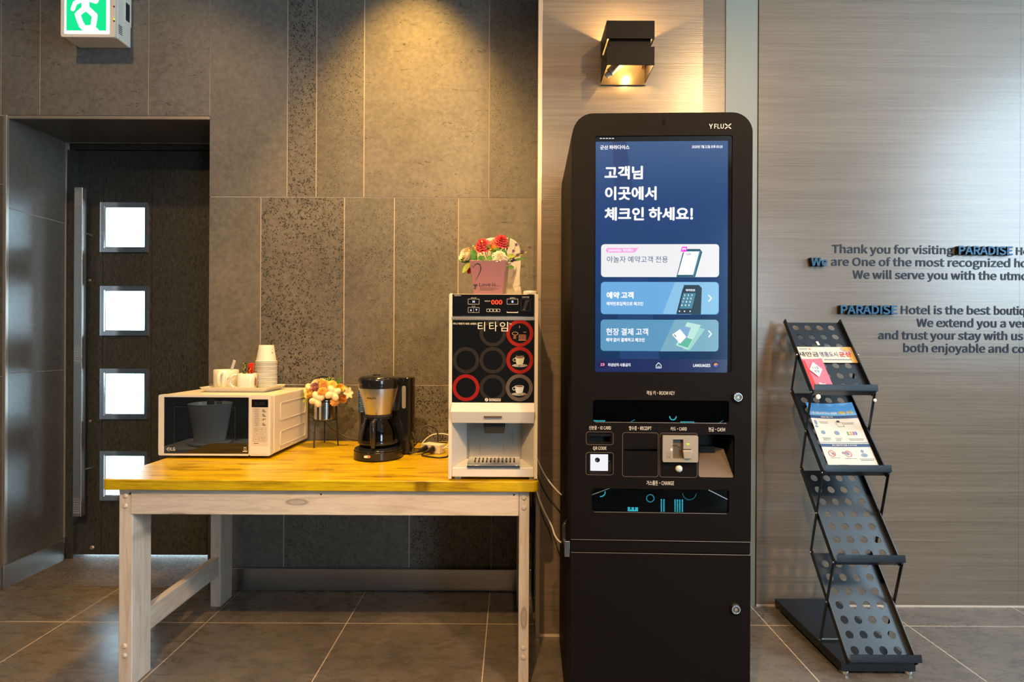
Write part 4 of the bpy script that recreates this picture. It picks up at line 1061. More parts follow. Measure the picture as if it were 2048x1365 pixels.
for (px, py, m_, pic) in ((985.5, 667, M_DARKRING, 0), (1039.5, 667, M_RED, 'tea'), (932, 721, M_DARKRING, 0), (985.5, 721, M_DARKRING, 0), (1039.5, 721, M_RED, 'latte'),
                         (932, 776, M_RED, 0), (985.5, 776, M_DARKRING, 0), (1038.5, 776, M_BROWN, 'coffee')):
    c_ = V(px, py); cc += 1; b = MB(front())
    k_ = 1.0 if m_ is not M_DARKRING else .98
    b.ringp(circ(*c_, RO * k_, 48), circ(*c_, RI * k_, 48), .0008, .0012 + .00003 * cc); rg = b.build('ring_print', m_, ps)
    if pic:
        x, z = c_; b = MB(front()); CW, CB, CG = 0, 1, 2
        if pic == 'tea':
            b.m = 2; b.ringp(circ(x - .016, z - .001, .011, 16, .006), circ(x - .016, z - .001, .009, 16, .0045), .0012, .0016)
            b.m = 1; b.flat(rr(x - .004, z - .022, x + .022, z - .004, .004), .0013); b.flat(rr(x - .022, z - .020, x - .012, z - .008, .003), .0014); b.m = 2
            b.flat(rr(x - .004, z - .025, x + .022, z - .0225, 0), .0014); b.flat(rr(x - .002, z + .018, x, z + .026, 0), .0014); b.flat(rr(x + .012, z + .003, x + .022, z + .0045, 0), .0014)
        else:
            zz = z + (.004 if pic == 'latte' else 0)
            b.m = 3; b.flat(circ(x, zz - .022, .026, 24, .0055), .0013)
            b.m = 0; b.flat([(x - .016, zz + .005), (x - .012, zz - .014), (x - .007, zz - .019), (x + .007, zz - .019), (x + .012, zz - .014), (x + .016, zz + .005)][::-1][::-1], .0015)
            b.ringp(circ(x - .018, zz - .003, .006, 14), circ(x - .018, zz - .003, .0042, 14), .0013, .0015); b.flat(circ(x, zz + .005, .016, 20, .0035), .0016)
            b.m = 1; b.flat(circ(x, zz + .005, .0135, 20, .0026), .0018)
            if pic == 'latte':
                for q in range(14): b.flat(circ(x + rnd.uniform(-.013, .013), zz + .0085 + rnd.uniform(0, .004), .0016, 8), .0019 + q * .00002)
            for q in range(8): b.flat(circ(x + rnd.uniform(-.008, .022), zz - .023 + rnd.uniform(-.003, .003), .0017, 8), .0019 + q * .00002)
        b.build('drink_picture', [mat('cup_cream', (0.50, 0.46, 0.28) if pic != 'coffee' else (0.55, 0.55, 0.52), 0.5) if pic != 'coffee' else mat('cup_white', (0.55, 0.55, 0.52), 0.5), mat('coffee_brown', (0.16, 0.045, 0.015), 0.5), mat('tea_gold', (0.42, 0.20, 0.03), 0.5), mat('saucer_grey', (0.30, 0.29, 0.22), 0.5)], rg)
b = MB(front())
ptext(b, '미니 자판기 대표 브랜드', 172, 692, 672, 734, .0019, .015); ptext(b, 'TM', 1338, 700, 1396, 734, .0019)
for s, x0, x1 in (('티', 690, 842), ('타', 928, 1102), ('임', 1152, 1324)): ptext(b, s, x0, 674, x1, 872, .0020, .0)
def vt(mb, s, px0, py0, px1, py1, c_, bold=0): a = V(px0, py1); e = V(px1, py0); mb.text(s, a[0], e[0], a[1], e[1], c_, bold)
vt(b, 'DONGGU', 978.5, 797.5, 1001.5, 803, .0019, .02); b.flat(circ(*V(973, 800), .0058, 18), .0019)
b.build('lettering', M_LTPRINT, ps)
b = MB(front()); b.flat([V(973 + dx_, 800 + dy_) for dx_, dy_ in ((-1.8, 2.6), (-.8, 2.9), (1.8, -2.6), (.8, -2.9))], .0022); b.build('emblem_stroke', M_INK, ps)
# chin: lit upper fascia, then a face leaning back to the cavity
ch0, ch1, ch2 = V(985, 806)[1], V(985, 823)[1], V(985, 846)[1]
b = MB()
b.hexa([(cavx0 - .003, -.022, ch1), (cavx1 + .001, -.022, ch1), (cavx1 + .001, .012, ch1), (cavx0 - .003, .012, ch1)], [(cavx0 - .001, -.001, ch0), (cavx1, -.001, ch0), (cavx1, .012, ch0), (cavx0 - .001, .012, ch0)])
b.hexa([(cavx0 + .001, -.006, ch2), (cavx1 - .001, -.006, ch2), (cavx1 - .001, .012, ch2), (cavx0 + .001, .012, ch2)], [(cavx0 - .003, -.022, ch1), (cavx1 + .001, -.022, ch1), (cavx1 + .001, .012, ch1), (cavx0 - .003, .012, ch1)])
cn = b.build('chin_fascia', M_WHITE, vm)
a = V(968, 835); e = V(1004, 831.5); b = MB(); b.box(a[0], e[0], -.0185, -.010, a[1], e[1]); b.build('finger_slot', M_BROWN, cn, bevel=.001)
n0, n1 = V(967, 868), V(1012, 845); b = MB()
b.hexa([(n0[0] + .004, .012, n0[1]), (n1[0] - .006, .012, n0[1]), (n1[0] - .006, .07, n0[1]), (n0[0] + .004, .07, n0[1])], [(n0[0] - .003, .01, n1[1] + .004), (n1[0], .01, n1[1] + .004), (n1[0], .08, n1[1] + .004), (n0[0] - .003, .08, n1[1] + .004)])
nz = b.build('nozzle', M_BLACKM, vm, bevel=.002)
b = MB(); b.box(n1[0] - .002, n1[0] + .012, .03, .05, n1[1] - .005, n1[1] + .004); b.build('nozzle_tab', M_BLACKM, nz)
g0, g1 = V(934, 936), V(1040, 912)
b = MB(Matrix.Translation((0, -.004, cavz0 + .0005)) @ Matrix.Rotation(math.radians(3), 4, 'X'))
slots = [rr(g0[0] + .022 + .0137 * k, .026, g0[0] + .0275 + .0137 * k, .088, .0022, 3) for k in range(11)]
b.plate(rr(g0[0], .0, g1[0], .104, .004), slots, .002, .005)
gt = b.build('drip_grate', M_STEEL, vm)
b = MB(); b.box(g0[0], g1[0], -.006, .006, cavz0 - .006, cavz0 + .0036); b.build('grate_lip', M_CHROME, gt, bevel=.0008)
b = MB(); b.box(g0[0] + .012, g1[0] - .012, .006, .09, cavz0 - .002, cavz0 + .0012 + .001); b.build('drip_well', M_BLACKM, vm)
for (x, y) in ((vx0 + .03, .03), (vx1 - .012, .025), (vx0 + .03, .40), (vx1 - .03, .40)):
    b = MB(); b.box(x - .012, x + .010, y - .012, y + .012, 0, vz0 + .0005); b.build('foot', M_GREYPL, vm, bevel=.001)
b = MB(); a = V(1049, 588); b.lathe([(.024, .0005), (.025, .003), (.025, .010), (.023, .013), (.001, .0135)], (V(1061.5, 588)[0], .035, vz1 - .001), 24); b.build('hopper_cap', M_WHITE, vm)
x, z = V(896, 771); b = MB(); b.ball((vx0 - .001, .16, z + .01), .007); b.build('side_knob', mat('pale_blue_plastic', (0.40, 0.52, 0.60), 0.3), vm)
x, z = V(893, 746); b = MB(); b.hexa([(vx0 - .010, .12, z - .004), (vx0 + .001, .12, z - .006), (vx0 + .001, .15, z - .006), (vx0 - .010, .15, z - .004)], [(vx0 - .014, .12, z + .014), (vx0 + .001, .12, z + .014), (vx0 + .001, .15, z + .014), (vx0 - .014, .15, z + .014)]); b.build('side_catch', M_BEIGE, vm)

# white rounded board and the pink flower box on top of the machine
VZ = TZ + vz1
bx0, bz0 = at(955, 587, 2.17); bx1, bz1 = at(1041, 478, 2.17)
bd = MB(front(2.17)); out = []
zb = VZ - .0005
for k in range(13):
    t_ = PI - PI / 2 * k / 12; out.append((bx0 + .06 + .06 * math.cos(t_), bz1 - .05 + .05 * math.sin(t_)))
for k in range(13):
    t_ = PI / 2 - PI / 2 * k / 12; out.append((bx1 - .055 + .055 * math.cos(t_), bz1 - .055 + .055 * math.sin(t_)))
for k in range(14):
    f_ = k / 13; z_ = bz1 - .06 + (zb - bz1 + .06) * f_; out.append((bx1 + .0025 * math.sin(f_ * 9) - .001 + .004 * f_, z_))
out.append((bx0, zb))
bd.prism(out[::-1], 0, .02)
o_ = bd.build('board', M_WHITE, bevel=.003); tag(o_, 'white round-topped plastic board standing behind the pink flower box', 'board')
QX, QY = at(979.5, 560, 2.02)[0], 2.02
fb = thing('flower_box', 'square pink box of artificial flowers and leaves on top of the drinks machine', 'flower arrangement', (QX, QY, VZ), math.radians(-4))
PINK = mat('pink_lacquer', (0.27, 0.125, 0.145), 0.28)
h_ = .125; w0, w1 = .052, .066
b = MB()
def sq(w, z): return [(-w, -w, z), (w, -w, z), (w, w, z), (-w, w, z)]
b.add(sq(w0, 0) + sq(w1, h_) + sq(w1 - .003, h_) + sq(w0 - .003, .01), [(3, 2, 1, 0), (12, 13, 14, 15)] + [(r * 4 + k, r * 4 + (k + 1) % 4, (r + 1) * 4 + (k + 1) % 4, (r + 1) * 4 + k) for r in range(3) for k in range(4)])
pk = b.build('box', PINK, fb, bevel=.0015)
tilt = math.atan2(w1 - w0, h_)
FM = Matrix.Translation((0, -w0 - .0005, 0)) @ Matrix.Rotation(tilt, 4, 'X') @ FRONT
b = MB(FM)
b.text('Love is...', -.031, .043, .033, .046, .0003, .01)
for (cx_, cz_, s_) in ((-.045, .036, .007), (-.0455, .0265, .0035), (-.050, .025, .0022)):
    b.flat([(cx_ + s_ * .065 * 16 * math.sin(t_) ** 3, cz_ + s_ * .065 * (13 * math.cos(t_) - 5 * math.cos(2 * t_) - 2 * math.cos(3 * t_) - math.cos(4 * t_))) for t_ in [-2 * PI * k / 24 for k in range(24)]], .0003)
hc = [(-.058, .108), (-.052, .100), (-.046, .110), (-.036, .114), (-.028, .110), (-.025, .098), (-.028, .084), (-.036, .068), (-.046, .054)]
hw = [.0015, .002, .003, .004, .0045, .004, .003, .002, .0008]
L_ = []; R_ = []
for k, p in enumerate(hc):
    d_ = Vector(hc[min(k + 1, 8)]) - Vector(hc[max(k - 1, 0)]); n_ = Vector((-d_.y, d_.x)).normalized() * hw[k] / 2; L_.append((p[0] + n_.x, p[1] + n_.y)); R_.append((p[0] - n_.x, p[1] - n_.y))
for k in range(8): b.flat([R_[k], R_[k + 1], L_[k + 1], L_[k]], .0003)
for k, (x1_, z_) in enumerate(((.026, .0275), (.031, .0235), (.019, .0195))):
    x_ = -.029
    while x_ < x1_: l_ = rnd.uniform(.003, .007); b.flat(rr(x_, z_, x_ + l_, z_ + .0012, 0), .0003); x_ += l_ + .0016
b.build('lettering', mat('charcoal_print', (0.03, 0.035, 0.04), 0.35), pk)
kf = 170 / 1856.0
def FB(zx, zy, dy): x, z = at(905 + zx * kf, 465 + zy * kf, QY + dy); return Vector((x - QX, dy, z - VZ))
core = Vector((0, 0, .10))
for (zx, zy, dy, r, kind, m_, nm) in ((670, 245, -.025, .034, 'carnation', P_RED, 'carnation'), (1085, 165, -.01, .033, 'carnation', P_RED, 'carnation'), (1075, 525, -.060, .028, 'carnation', P_CREAM, 'carnation'),
        (325, 500, -.03, .026, 'rose', P_CREAM, 'rose'), (920, 330, -.01, .027, 'rose', P_YEL, 'rose'), (600, 350, .0, .016, 'rose', P_CREAM, 'rose'), (390, 840, -.02, .010, 'rose', P_RED, 'rose_bud')):
    c_ = FB(zx, zy, dy); b = MB(); d_ = Vector((c_.x * 6, dy * 5 - .45, .35 + (c_.z - .15) * 4))
    flower_ball(b, c_, r, kind, d_); b.m = 1; s_ = c_ - d_.normalized() * r * .35; b.tube([s_, s_.lerp(core, .5) + Vector((0, .004, 0)), core], .0018, 5); b.build(nm, [m_, P_STEM], fb, smooth=60)
for (p, q, w_, dy, m_) in (((480, 590), (480, 360), .026, -.05, P_LEAF), ((770, 420), (780, 240), .024, -.03, P_LEAF), ((430, 620), (150, 600), .022, -.03, P_LEAF), ((400, 660), (225, 880), .018, -.04, P_LIME),
        ((620, 640), (700, 510), .026, -.06, P_LEAF), ((900, 600), (760, 560), .022, -.06, P_LEAF), ((860, 450), (1060, 370), .020, -.03, P_LEAF), ((1180, 600), (1100, 360), .022, -.02, P_LEAF), ((1200, 530), (1390, 510), .015, -.03, P_LIME),
        ((1230, 760), (1365, 780), .014, -.03, P_LEAF), ((560, 640), (420, 480), .022, -.045, P_LEAF), ((1250, 600), (1650, 420), .010, -.01, P_LIME), ((1180, 430), (1260, 40), .009, -.005, P_LEAF), ((1130, 430), (1150, 10), .009, .0, P_LEAF), ((1040, 400), (960, 110), .009, -.01, P_LEAF), ((1250, 640), (1660, 560), .010, -.01, P_LEAF), ((940, 620), (1010, 540), .024, -.055, P_LEAF)):
    a_, c_ = FB(*p, dy), FB(*q, dy - .005); b = MB(); leaf(b, a_, c_ - a_, (c_ - a_).length, w_, (0, -1, .15), .04); b.tube([a_, a_.lerp(core, .5), core], .0012, 4); b.build('leaf', m_, fb, smooth=60)
for (p, q) in (((1250, 620), (1400, 280)), ((1260, 600), (1540, 440)), ((1280, 560), (1690, 350)), ((1270, 680), (1340, 600))):
    a_, c_ = FB(*p, -.01), FB(*q, -.015); b = MB(); b.tube([core, a_, c_], .0009, 4); b.m = 1
    for f_ in (.6, 1.0):
        pp = a_.lerp(c_, f_)
        for k in range(5):
            t_ = k * 2 * PI / 5; leaf(b, pp, (math.cos(t_), -.3, math.sin(t_)), .0075, .004, (0, -1, 0), .1, 4)
    b.build('violet_sprig', [P_STEM, P_VIO], fb, smooth=60)
b = MB()
for (zx, zy) in ((470, 300), (510, 340), (380, 390), (690, 440), (820, 430), (850, 380), (630, 480), (800, 590), (660, 200), (690, 500)):
    c_ = FB(zx, zy, -.045); b.ball(c_, .0034, None, 6, 4); b.tube([c_, core], .0007, 4)
b.build('yellow_bud_sprig', P_YEL, fb)
b = MB(); b.flat([(x * .96, y * .96) for x, y, z in sq(w1 - .004, 0)], h_ - .012); b.build('foam', P_LEAF, fb)

# ------------------------------------------------------------------ power strip, plugs and cords on the table
px_, py_ = onz(868, 888, TZ + .02)
pw = thing('power_strip', 'small white power strip with two black plugs beside the drinks machine', 'power strip', (at(868, 880, 2.36)[0], 2.36, TZ), math.radians(-28))
b = MB(); b.box(-.045, .045, -.022, .022, 0, .040); bb = b.build('case', M_WHITE, pw, bevel=.004)
for x in (-.024, .012):
    b = MB(front(-.0222)); b.lathe([(.017, 0), (.017, .002), (.013, .002), (.0125, -.0)], (x, .02, 0), 18); b.build('socket', M_GREYPL, bb)
def cord(pts, r, m_, label, plug=None, name='cable'):
    t_ = thing(name, label, 'cable')
    b = MB(); b.tube(pts, r, 8, 8); b.build('cord', m_, t_, smooth=60)
    if plug:
        p, q = Vector(plug[0]), Vector(plug[1]); b = MB(); d_ = q - p
        b.tube([p, p + d_ * .25, p + d_ * .6, q], [.013, .012, .009, .005], 12); b.build('plug', M_BLACKG, t_, smooth=50)
R28 = Matrix.Rotation(math.radians(-28), 4, 'Z'); PW = Vector(pw.location)
def pws(x, y, z): return PW + R28 @ Vector((x, y, z))
q0, q1 = pws(-.024, -.0245, .02), pws(-.030, -.075, .013)
cord([q1, q1 + Vector((-.035, -.004, .0)), (-.705 + .30, 2.40, TZ + .045), (-.40, 2.45, TZ + .088), (-.365, 2.46, TZ + .10), (-.332, 2.455, TZ + .075), (-.335, 2.44, TZ + .012), (-.40, 2.43, TZ + .0035), (-.47, 2.43, TZ + .0035), (-.52, 2.425, TZ + .02)], .0032, M_CABLEB, 'black power cord looping up from the strip to the coffee maker', (q0, q1))
q0, q1 = pws(.012, -.0245, .02), pws(.006, -.070, .013)
cord([q1, q1 + Vector((-.01, -.02, -.006)), (-.335, 2.255, TZ + .0035), (-.29, 2.24, TZ + .0035), (-.255, 2.27, TZ + .010), (-.235, 2.33, TZ + .06), (-.222, 2.37, TZ + .10)], .0032, M_CABLEB, 'black power cord running from the strip behind the drinks machine', (q0, q1))
cord([pws(.043, .0, .02), pws(.06, .0, .03), (-.25, 2.42, TZ + .050), (-.30, 2.47, TZ + .062), (-.36, 2.48, TZ + .055), (-.40, 2.47, TZ + .02), (-.38, 2.40, TZ + .0035), (-.31, 2.44, TZ + .0035), (-.24, 2.48, TZ + .0035), (-.215, 2.49, TZ + .0035)], .0026, M_CABLEW, 'pale cable arching over the power strip on the table')
cord([(mx1 + .004, 2.622, TZ + .115), (-.90, 2.628, TZ + .098), (-.85, 2.624, TZ + .055), (-.78, 2.62, TZ + .015), (-.70, 2.61, TZ + .0035), (-.56, 2.60, TZ + .0035), (-.42, 2.60, TZ + .0035), (-.30, 2.58, TZ + .0035)], .0032, M_CABLEB, 'black cord running down the stone wall behind the flower pot')
a = at(1070, 905, 2.14); c1 = at(1090, 951, 2.12); c2 = at(1119, 987, 2.10)
cord([(.092, 2.30, a[1] + .03), (a[0], 2.15, a[1]), (c1[0], 2.12, c1[1]), (c2[0], 2.10, c2[1]), (c2[0] + .03, 2.13, c2[1] - .02)], .0028, M_CABLEW, 'upper white cable from the drinks machine to the kiosk')
a = at(1071, 975, 2.2); c1 = at(1084, 1013, 2.18); c2 = at(1103, 1052, 2.16); c3 = at(1110, 1072, 2.14); c4 = at(1121, 1085, 2.12)
cord([(.098, 2.222, a[1] + .10), (a[0] + .003, 2.2, a[1]), (c1[0], 2.18, c1[1]), (c2[0], 2.16, c2[1]), (c3[0], 2.14, c3[1]), (c4[0], 2.12, c4[1]), (c4[0] + .03, 2.13, c4[1] - .01)], .0034, M_CABLEW, 'lower white cable hanging from behind the table to the kiosk')

# ================================================================== CHECK-IN KIOSK
KA = 0.030
K0 = Vector((0.1796, 1.66, 0.0))
KEX, KEY = Vector((math.cos(KA), -math.sin(KA), 0)), Vector((math.sin(KA), math.cos(KA), 0))
def K(px, py, off=0.0):                    # point on the kiosk front (its own axes), off = distance in front of it
    u, v = uv(px, py); d_ = Vector((u / F, 1, -v / F)); o = Vector((0, 0, CAMH))
    t_ = ((K0 - o).dot(KEY) - off) / d_.dot(KEY); p = o + t_ * d_ - K0
    return p.dot(KEX), p.z
def kr(x0, y0, x1, y1, r=0.0, n=5):
    a, e = K(x0, y1), K(x1, y0); return rr(a[0], a[1], e[0], e[1], r, n)
ki = thing('check_in_kiosk', 'tall black self check-in kiosk with lit blue touch screen', 'kiosk', K0, -KA)
KW = K(1504, 700)[0]; KH = K(1330, 225)[1]; KD = 0.55
zs0, zs1 = K(1320, 1082.5)[1], K(1320, 1108)[1]
b = MB(front()); b.plate(rr(0, 0.0, KW, KH, 0.062, 10, '0011'), [], -KD, -.11); b.plate(rr(0, 0.0, KW, KH, 0.062, 10, '0011'), [rr(.004, .004, KW - .004, KH - .004, .058, 10, '0011')], -.11, -.0135)
kb = b.build('cabinet', M_BLACK, ki)
R_ = .058
scr = kr(1190, 746, 1463, 272, .006)
H = {'key': kr(1186, 847, 1458, 800, .008), 'idc': kr(1178, 888, 1222, 866, .003), 'qr': kr(1178, 948, 1225, 909, .004), 'rec': kr(1248, 903.5, 1314, 897.5, .001), 'cash': kr(1397.5, 956, 1469, 869.5, .008), 'chg': kr(1184, 1028, 1458, 977, .008)}
b = MB(front()); b.plate(rr(.001, zs0, KW - .001, KH - .001, .0615, 10, '0011'), [scr] + list(H.values()), -.0132, 0.0)
fpn = b.build('front_panel', M_BLACK, ki)
b = MB(front()); b.plate(rr(.001, zs1 + .002, KW - .001, zs0 - .002, 0), [], -.0132, -.004); b.build('middle_strip', M_BLACK, ki, bevel=.0008)
b = MB(front()); b.plate(rr(.001, .002, KW - .001, zs1, 0), [], -.0132, 0.0); ldr = b.build('lower_door', M_BLACK, ki, bevel=.0012)
b = MB(front(-.0002)); b.flat(rr(.0015, zs0 - .0004, KW - .0015, zs0 + .0009, 0)); b.flat(rr(.0015, zs1 - .0009, KW - .0015, zs1 + .0004, 0), .0001); b.build('lit_edge_line', M_TRIM, ki)  # light caught on the panel edges, drawn as thin pale strips
def lock(px, py, par):
    x, z = K(px, py); b = MB(front()); b.lathe([(.0155, 0), (.0155, .005), (.0125, .010), (.0105, .010), (.0100, .0055)], (x, z, 0), 28); l_ = b.build('lock', M_CHROME, par); b = MB(front()); b.lathe([(.0100, .0054), (.0098, .0066), (.004, .0070), (.001, .0060)], (x, z, 0), 24); b.build('lock_core', mat('dark_nickel', (0.16, 0.14, 0.12), 0.3, 0.9), l_)
    b = MB(front()); b.box(x - .0035, x + .0035, z - .0035, z + .0035, .0076, .0090); b.build('keyway', M_TRIM, l_)
lock(1474, 794.5, fpn); lock(1470, 1217.5, ldr)
zl = at(1130, 1076, 1.72)[1]
b = MB(); b.tube([(-.004, .10, zl + .040), (-.012, .08, zl + .034), (-.014, .05, zl), (-.012, .02, zl - .022)], [.004, .007, .007, .005], 10, 4); lt = b.build('side_latch', M_BLACKG, ki, smooth=60)
b = MB(); b.box(-.017, -.001, .006, .022, zl - .040, zl + .008); b.build('latch_plate', M_CHROME, lt, bevel=.002)
x, z = K(1327.5, 244); b = MB(front()); b.flat(rr(x - .0045, z - .009, x + .0045, z + .009, .0044), .0003); b.build('camera_eye', mat('lens_black', (.002, .002, .002), .6, spec=.05), fpn)
def ktext(mb, s, x0, y0, x1, y1, c_=.0003, bold=.0, cap=False):
    a, e = K(x0, y1), K(x1, y0); mb.text(s, a[0], e[0], a[1], e[1], c_, bold, 0, cap)
b = MB(front())
ktext(b, 'Y', 1418, 248, 1425.5, 257.5, .0003, .004); ktext(b, 'FLU', 1428.5, 248, 1447.5, 257.5, .0003, .004)
xc, zc = K(1456, 252.7)
for (sx_, sz_) in ((1, 1), (1, -1), (-1, 1), (-1, -1)):
    p, q = (xc + sx_ * .0022, zc + sz_ * .0022), (xc + sx_ * .0082, zc + sz_ * .0068); stroke(b, [p, q], .0026, .0003)
for s, x0, y0, x1, y1 in (('객실 키·ROOM KEY', 1293, 782.5, 1349.5, 790.5), ('신분증·ID CARD', 1178, 852.5, 1222, 860), ('영수증·RECEIPT', 1258, 853, 1303, 861), ('카드·CARD', 1341, 854.5, 1373.5, 862), ('현금·CASH', 1417, 855.5, 1450, 863.5), ('QR CODE', 1186, 894, 1213, 901.5), ('거스름돈·CHANGE', 1293, 962.5, 1348, 971)):
    ktext(b, s, x0, y0, x1, y1, .0003, .0)
b.build('lettering', M_LTPRINT, fpn)
def outline(x0, y0, x1, y1, r=.008):
    a, e = K(x0, y1), K(x1, y0); b = MB(front()); b.ringp(rr(a[0], a[1], e[0], e[1], r, 6), rr(a[0] + .0009, a[1] + .0009, e[0] - .0009, e[1] - .0009, r - .0008, 6), 0, .0005); b.build('slot_outline', mat('brown_outline', (0.16, 0.11, 0.085), 0.5), fpn)
outline(1172, 864.5, 1227, 890); outline(1171.5, 905.5, 1227, 950.5); outline(1244.5, 866, 1317, 954); outline(1319, 867, 1395, 955)
def recess(name, poly, depth, m_=M_BLACKM):
    b = MB(front()); big = [(x, z) for x, z in poly]
    n_ = len(big); b.add([(x, z, -.013) for x, z in big] + [(x, z, -depth) for x, z in big], [(k, (k + 1) % n_, n_ + (k + 1) % n_, n_ + k) for k in range(n_)] + [tuple(range(n_, 2 * n_))])
    return b.build(name, m_, fpn)
# touch screen: black glass, display content and painted sheen as lit flat layers
b = MB(front()); b.flat(kr(1190.5, 745.5, 1462.5, 272.5, .005), -.003); tsn = b.build('touch_screen', M_GLASSBLK, ki)
def sl(name, m_, par, fn, c_=-.0026):
    b = MB(front(-c_ if False else 0)); fn(b); return b.build(name, m_, par)
SX0, SX1 = 1191, 1456
def quad(px):  return [K(*p) for p in px]
m = bpy.data.materials.new('screen_blue_sheen'); m.use_nodes = True; g = N(m); MATS['screen_blue_sheen'] = m
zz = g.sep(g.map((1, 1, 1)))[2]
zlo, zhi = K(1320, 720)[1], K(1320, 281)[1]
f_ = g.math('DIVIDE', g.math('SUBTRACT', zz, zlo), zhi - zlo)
g.link(g.ramp(f_, [(0.0, srgb(12, 52, 92)), (0.35, srgb(22, 62, 112)), (0.7, srgb(36, 70, 122)), (1.0, srgb(62, 92, 138))]), g.b.inputs['Emission Color']); g.b.inputs['Emission Strength'].default_value = 1.0  # blue paler towards the top: screen reflection painted into the emission
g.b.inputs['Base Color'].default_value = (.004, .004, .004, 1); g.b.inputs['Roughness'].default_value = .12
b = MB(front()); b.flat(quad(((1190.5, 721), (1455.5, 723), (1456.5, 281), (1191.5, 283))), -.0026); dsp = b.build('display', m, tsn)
b = MB(front()); b.flat(quad(((1189.8, 745), (1454.5, 746.5), (1455.5, 720), (1190.5, 718))), -.0022); bar_ = b.build('bottom_bar', glow('scr_bar', 22, 40, 92), tsn)
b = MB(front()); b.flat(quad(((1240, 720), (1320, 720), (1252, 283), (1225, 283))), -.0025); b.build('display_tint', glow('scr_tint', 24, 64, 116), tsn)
T = .0004
def stext(mb, s, x0, y0, x1, y1, c_=-.0014, bold=.02): ktext(mb, s, x0, y0, x1, y1, c_, bold)
SW = glow('scr_white', 250, 250, 255, 1.05)
b = MB(front())
stext(b, '고객님', 1209, 331.5, 1286, 359, bold=.022); b.build('headline', SW, tsn); b = MB(front()); stext(b, '이곳에서', 1210, 372.5, 1313.5, 400.5, bold=.022); b.build('headline', SW, tsn); b = MB(front()); stext(b, '체크인 하세요!', 1209, 414, 1386.5, 441.5, bold=.022)
b.build('headline', SW, tsn); b = MB(front())
stext(b, '군산 파라다이스', 1200.5, 290, 1259, 299, bold=.02); stext(b, '2020년 7월 21일 오후 03:18', 1384, 290, 1445.5, 296.5, bold=.02)
b.build('header_text', SW, tsn); b = MB(front())
stext(b, '미성년자 사용금지', 1216.5, 727, 1261, 733.5, bold=.015); stext(b, 'LANGUAGES', 1386.5, 728.5, 1421, 734.5, bold=.02)
b.build('footer_text', SW, tsn); b = MB(front())
for k in range(5): b.flat(kr(1200 + 6 * k, 277.5, 1204 + 6 * k, 276, 0), -.0014)
b.build('status_text', SW, tsn); b = MB(front())
hx_ = [(1312.5, 731), (1317.5, 726), (1322.5, 731), (1322.5, 736.5), (1312.5, 736.5)]
stroke(b, [K(*p) for p in hx_ + hx_[:2]], .0017, -.0014)
stroke(b, [K(*p) for p in ((1316, 736.5), (1316, 733), (1319, 733), (1319, 736.5))], .0012, -.0008)
b.build('home_icon', SW, tsn)
def disc(name, px, py, r, m_, c_): x, z = K(px, py); b = MB(front()); b.flat(circ(x, z, r, 20), c_); return b.build(name, m_, tsn)
disc('age_badge', 1205, 729.5, .0112, glow('scr_badge', 38, 16, 66), -.0018)
b = MB(front()); stext(b, '19', 1200.8, 726.5, 1209.2, 732.5, -.0012, .02); b.build('age_number', glow('scr_pink_text', 255, 170, 215), tsn)
disc('flag_badge', 1432, 731, .0112, glow('scr_navy', 10, 14, 62), -.0018)
x, z = K(1432, 731); r_ = .0062
b = MB(front()); b.flat([(x + r_ * math.cos(t_), z + r_ * math.sin(t_)) for t_ in [PI * k / 12 - .4 for k in range(13)]], -.0012); b.flat(circ(x - r_ * .45, z + .0012, r_ * .5, 12), -.0010); b.build('flag_upper', glow('scr_orange', 250, 150, 60), tsn)
b = MB(front()); b.flat([(x + r_ * math.cos(t_), z + r_ * math.sin(t_)) for t_ in [PI + PI * k / 12 - .4 for k in range(13)]], -.0014); b.flat(circ(x + r_ * .45, z - .0012, r_ * .5, 12), -.0008); b.build('flag_lower', glow('scr_blue2', 60, 80, 210), tsn)
def menu(x0, y0, x1, y1, c0, c1, fr):
    """menu tile: rim, body, lighter slanted field"""
    b = MB(front()); b.flat(kr(x0, y1, x1, y0, .0105, 6), -.0021); t_ = b.build('menu_button', fr, tsn)
    return t_
def lay(name, m_, par, polys, c_):
    b = MB(front())
    for k, p in enumerate(polys): b.flat(p, c_ + .00002 * k)
    return b.build(name, m_, par)
t1 = menu(1202.5, 488.5, 1438.5, 554.5, 0, 0, glow('scr_paper', 240, 240, 242))
b = MB(front()); stext(b, '야놀자 예약고객 전용', 1214, 512.5, 1336, 525.5, -.0014, .0); b.build('caption', glow('scr_ink', 28, 68, 120), t1)
lay('badge', glow('scr_pink', 252, 168, 226), t1, [[K(1217, 505.5), K(1269, 505.5), K(1277.5, 496), K(1217, 496)], circ(*K(1217, 500.7), .0075, 14)], -.0016)
b = MB(front()); stext(b, 'yanolja', 1216.5, 497.5, 1242.5, 504.5, -.0010, .02); stext(b, '하이패스', 1246, 497.5, 1267, 503.5, -.0010, .02); b.build('badge_text', SW, t1)
kz2 = 250 / 2007.0
def Z(x, y): return K(1200 + x * kz2, 480 + y * kz2)
TEAL, TEALD, TEALL = glow('scr_teal', 30, 92, 112), glow('scr_teal_dark', 22, 60, 76), glow('scr_teal_light', 66, 134, 158)
lay('phone_body', TEAL, t1, [[Z(1228, 597), Z(1530, 597), Z(1645, 195), Z(1608, 145), Z(1405, 145), Z(1330, 210)]], -.0017)
lay('phone_edge', TEALL, t1, [[Z(1492, 597), Z(1512, 597), Z(1620, 180), Z(1600, 165)]], -.0014)
lay('phone_face', glow('scr_white2', 252, 252, 255), t1, [[Z(1250, 562), Z(1497, 562), Z(1598, 185), Z(1355, 185)]], -.0013)
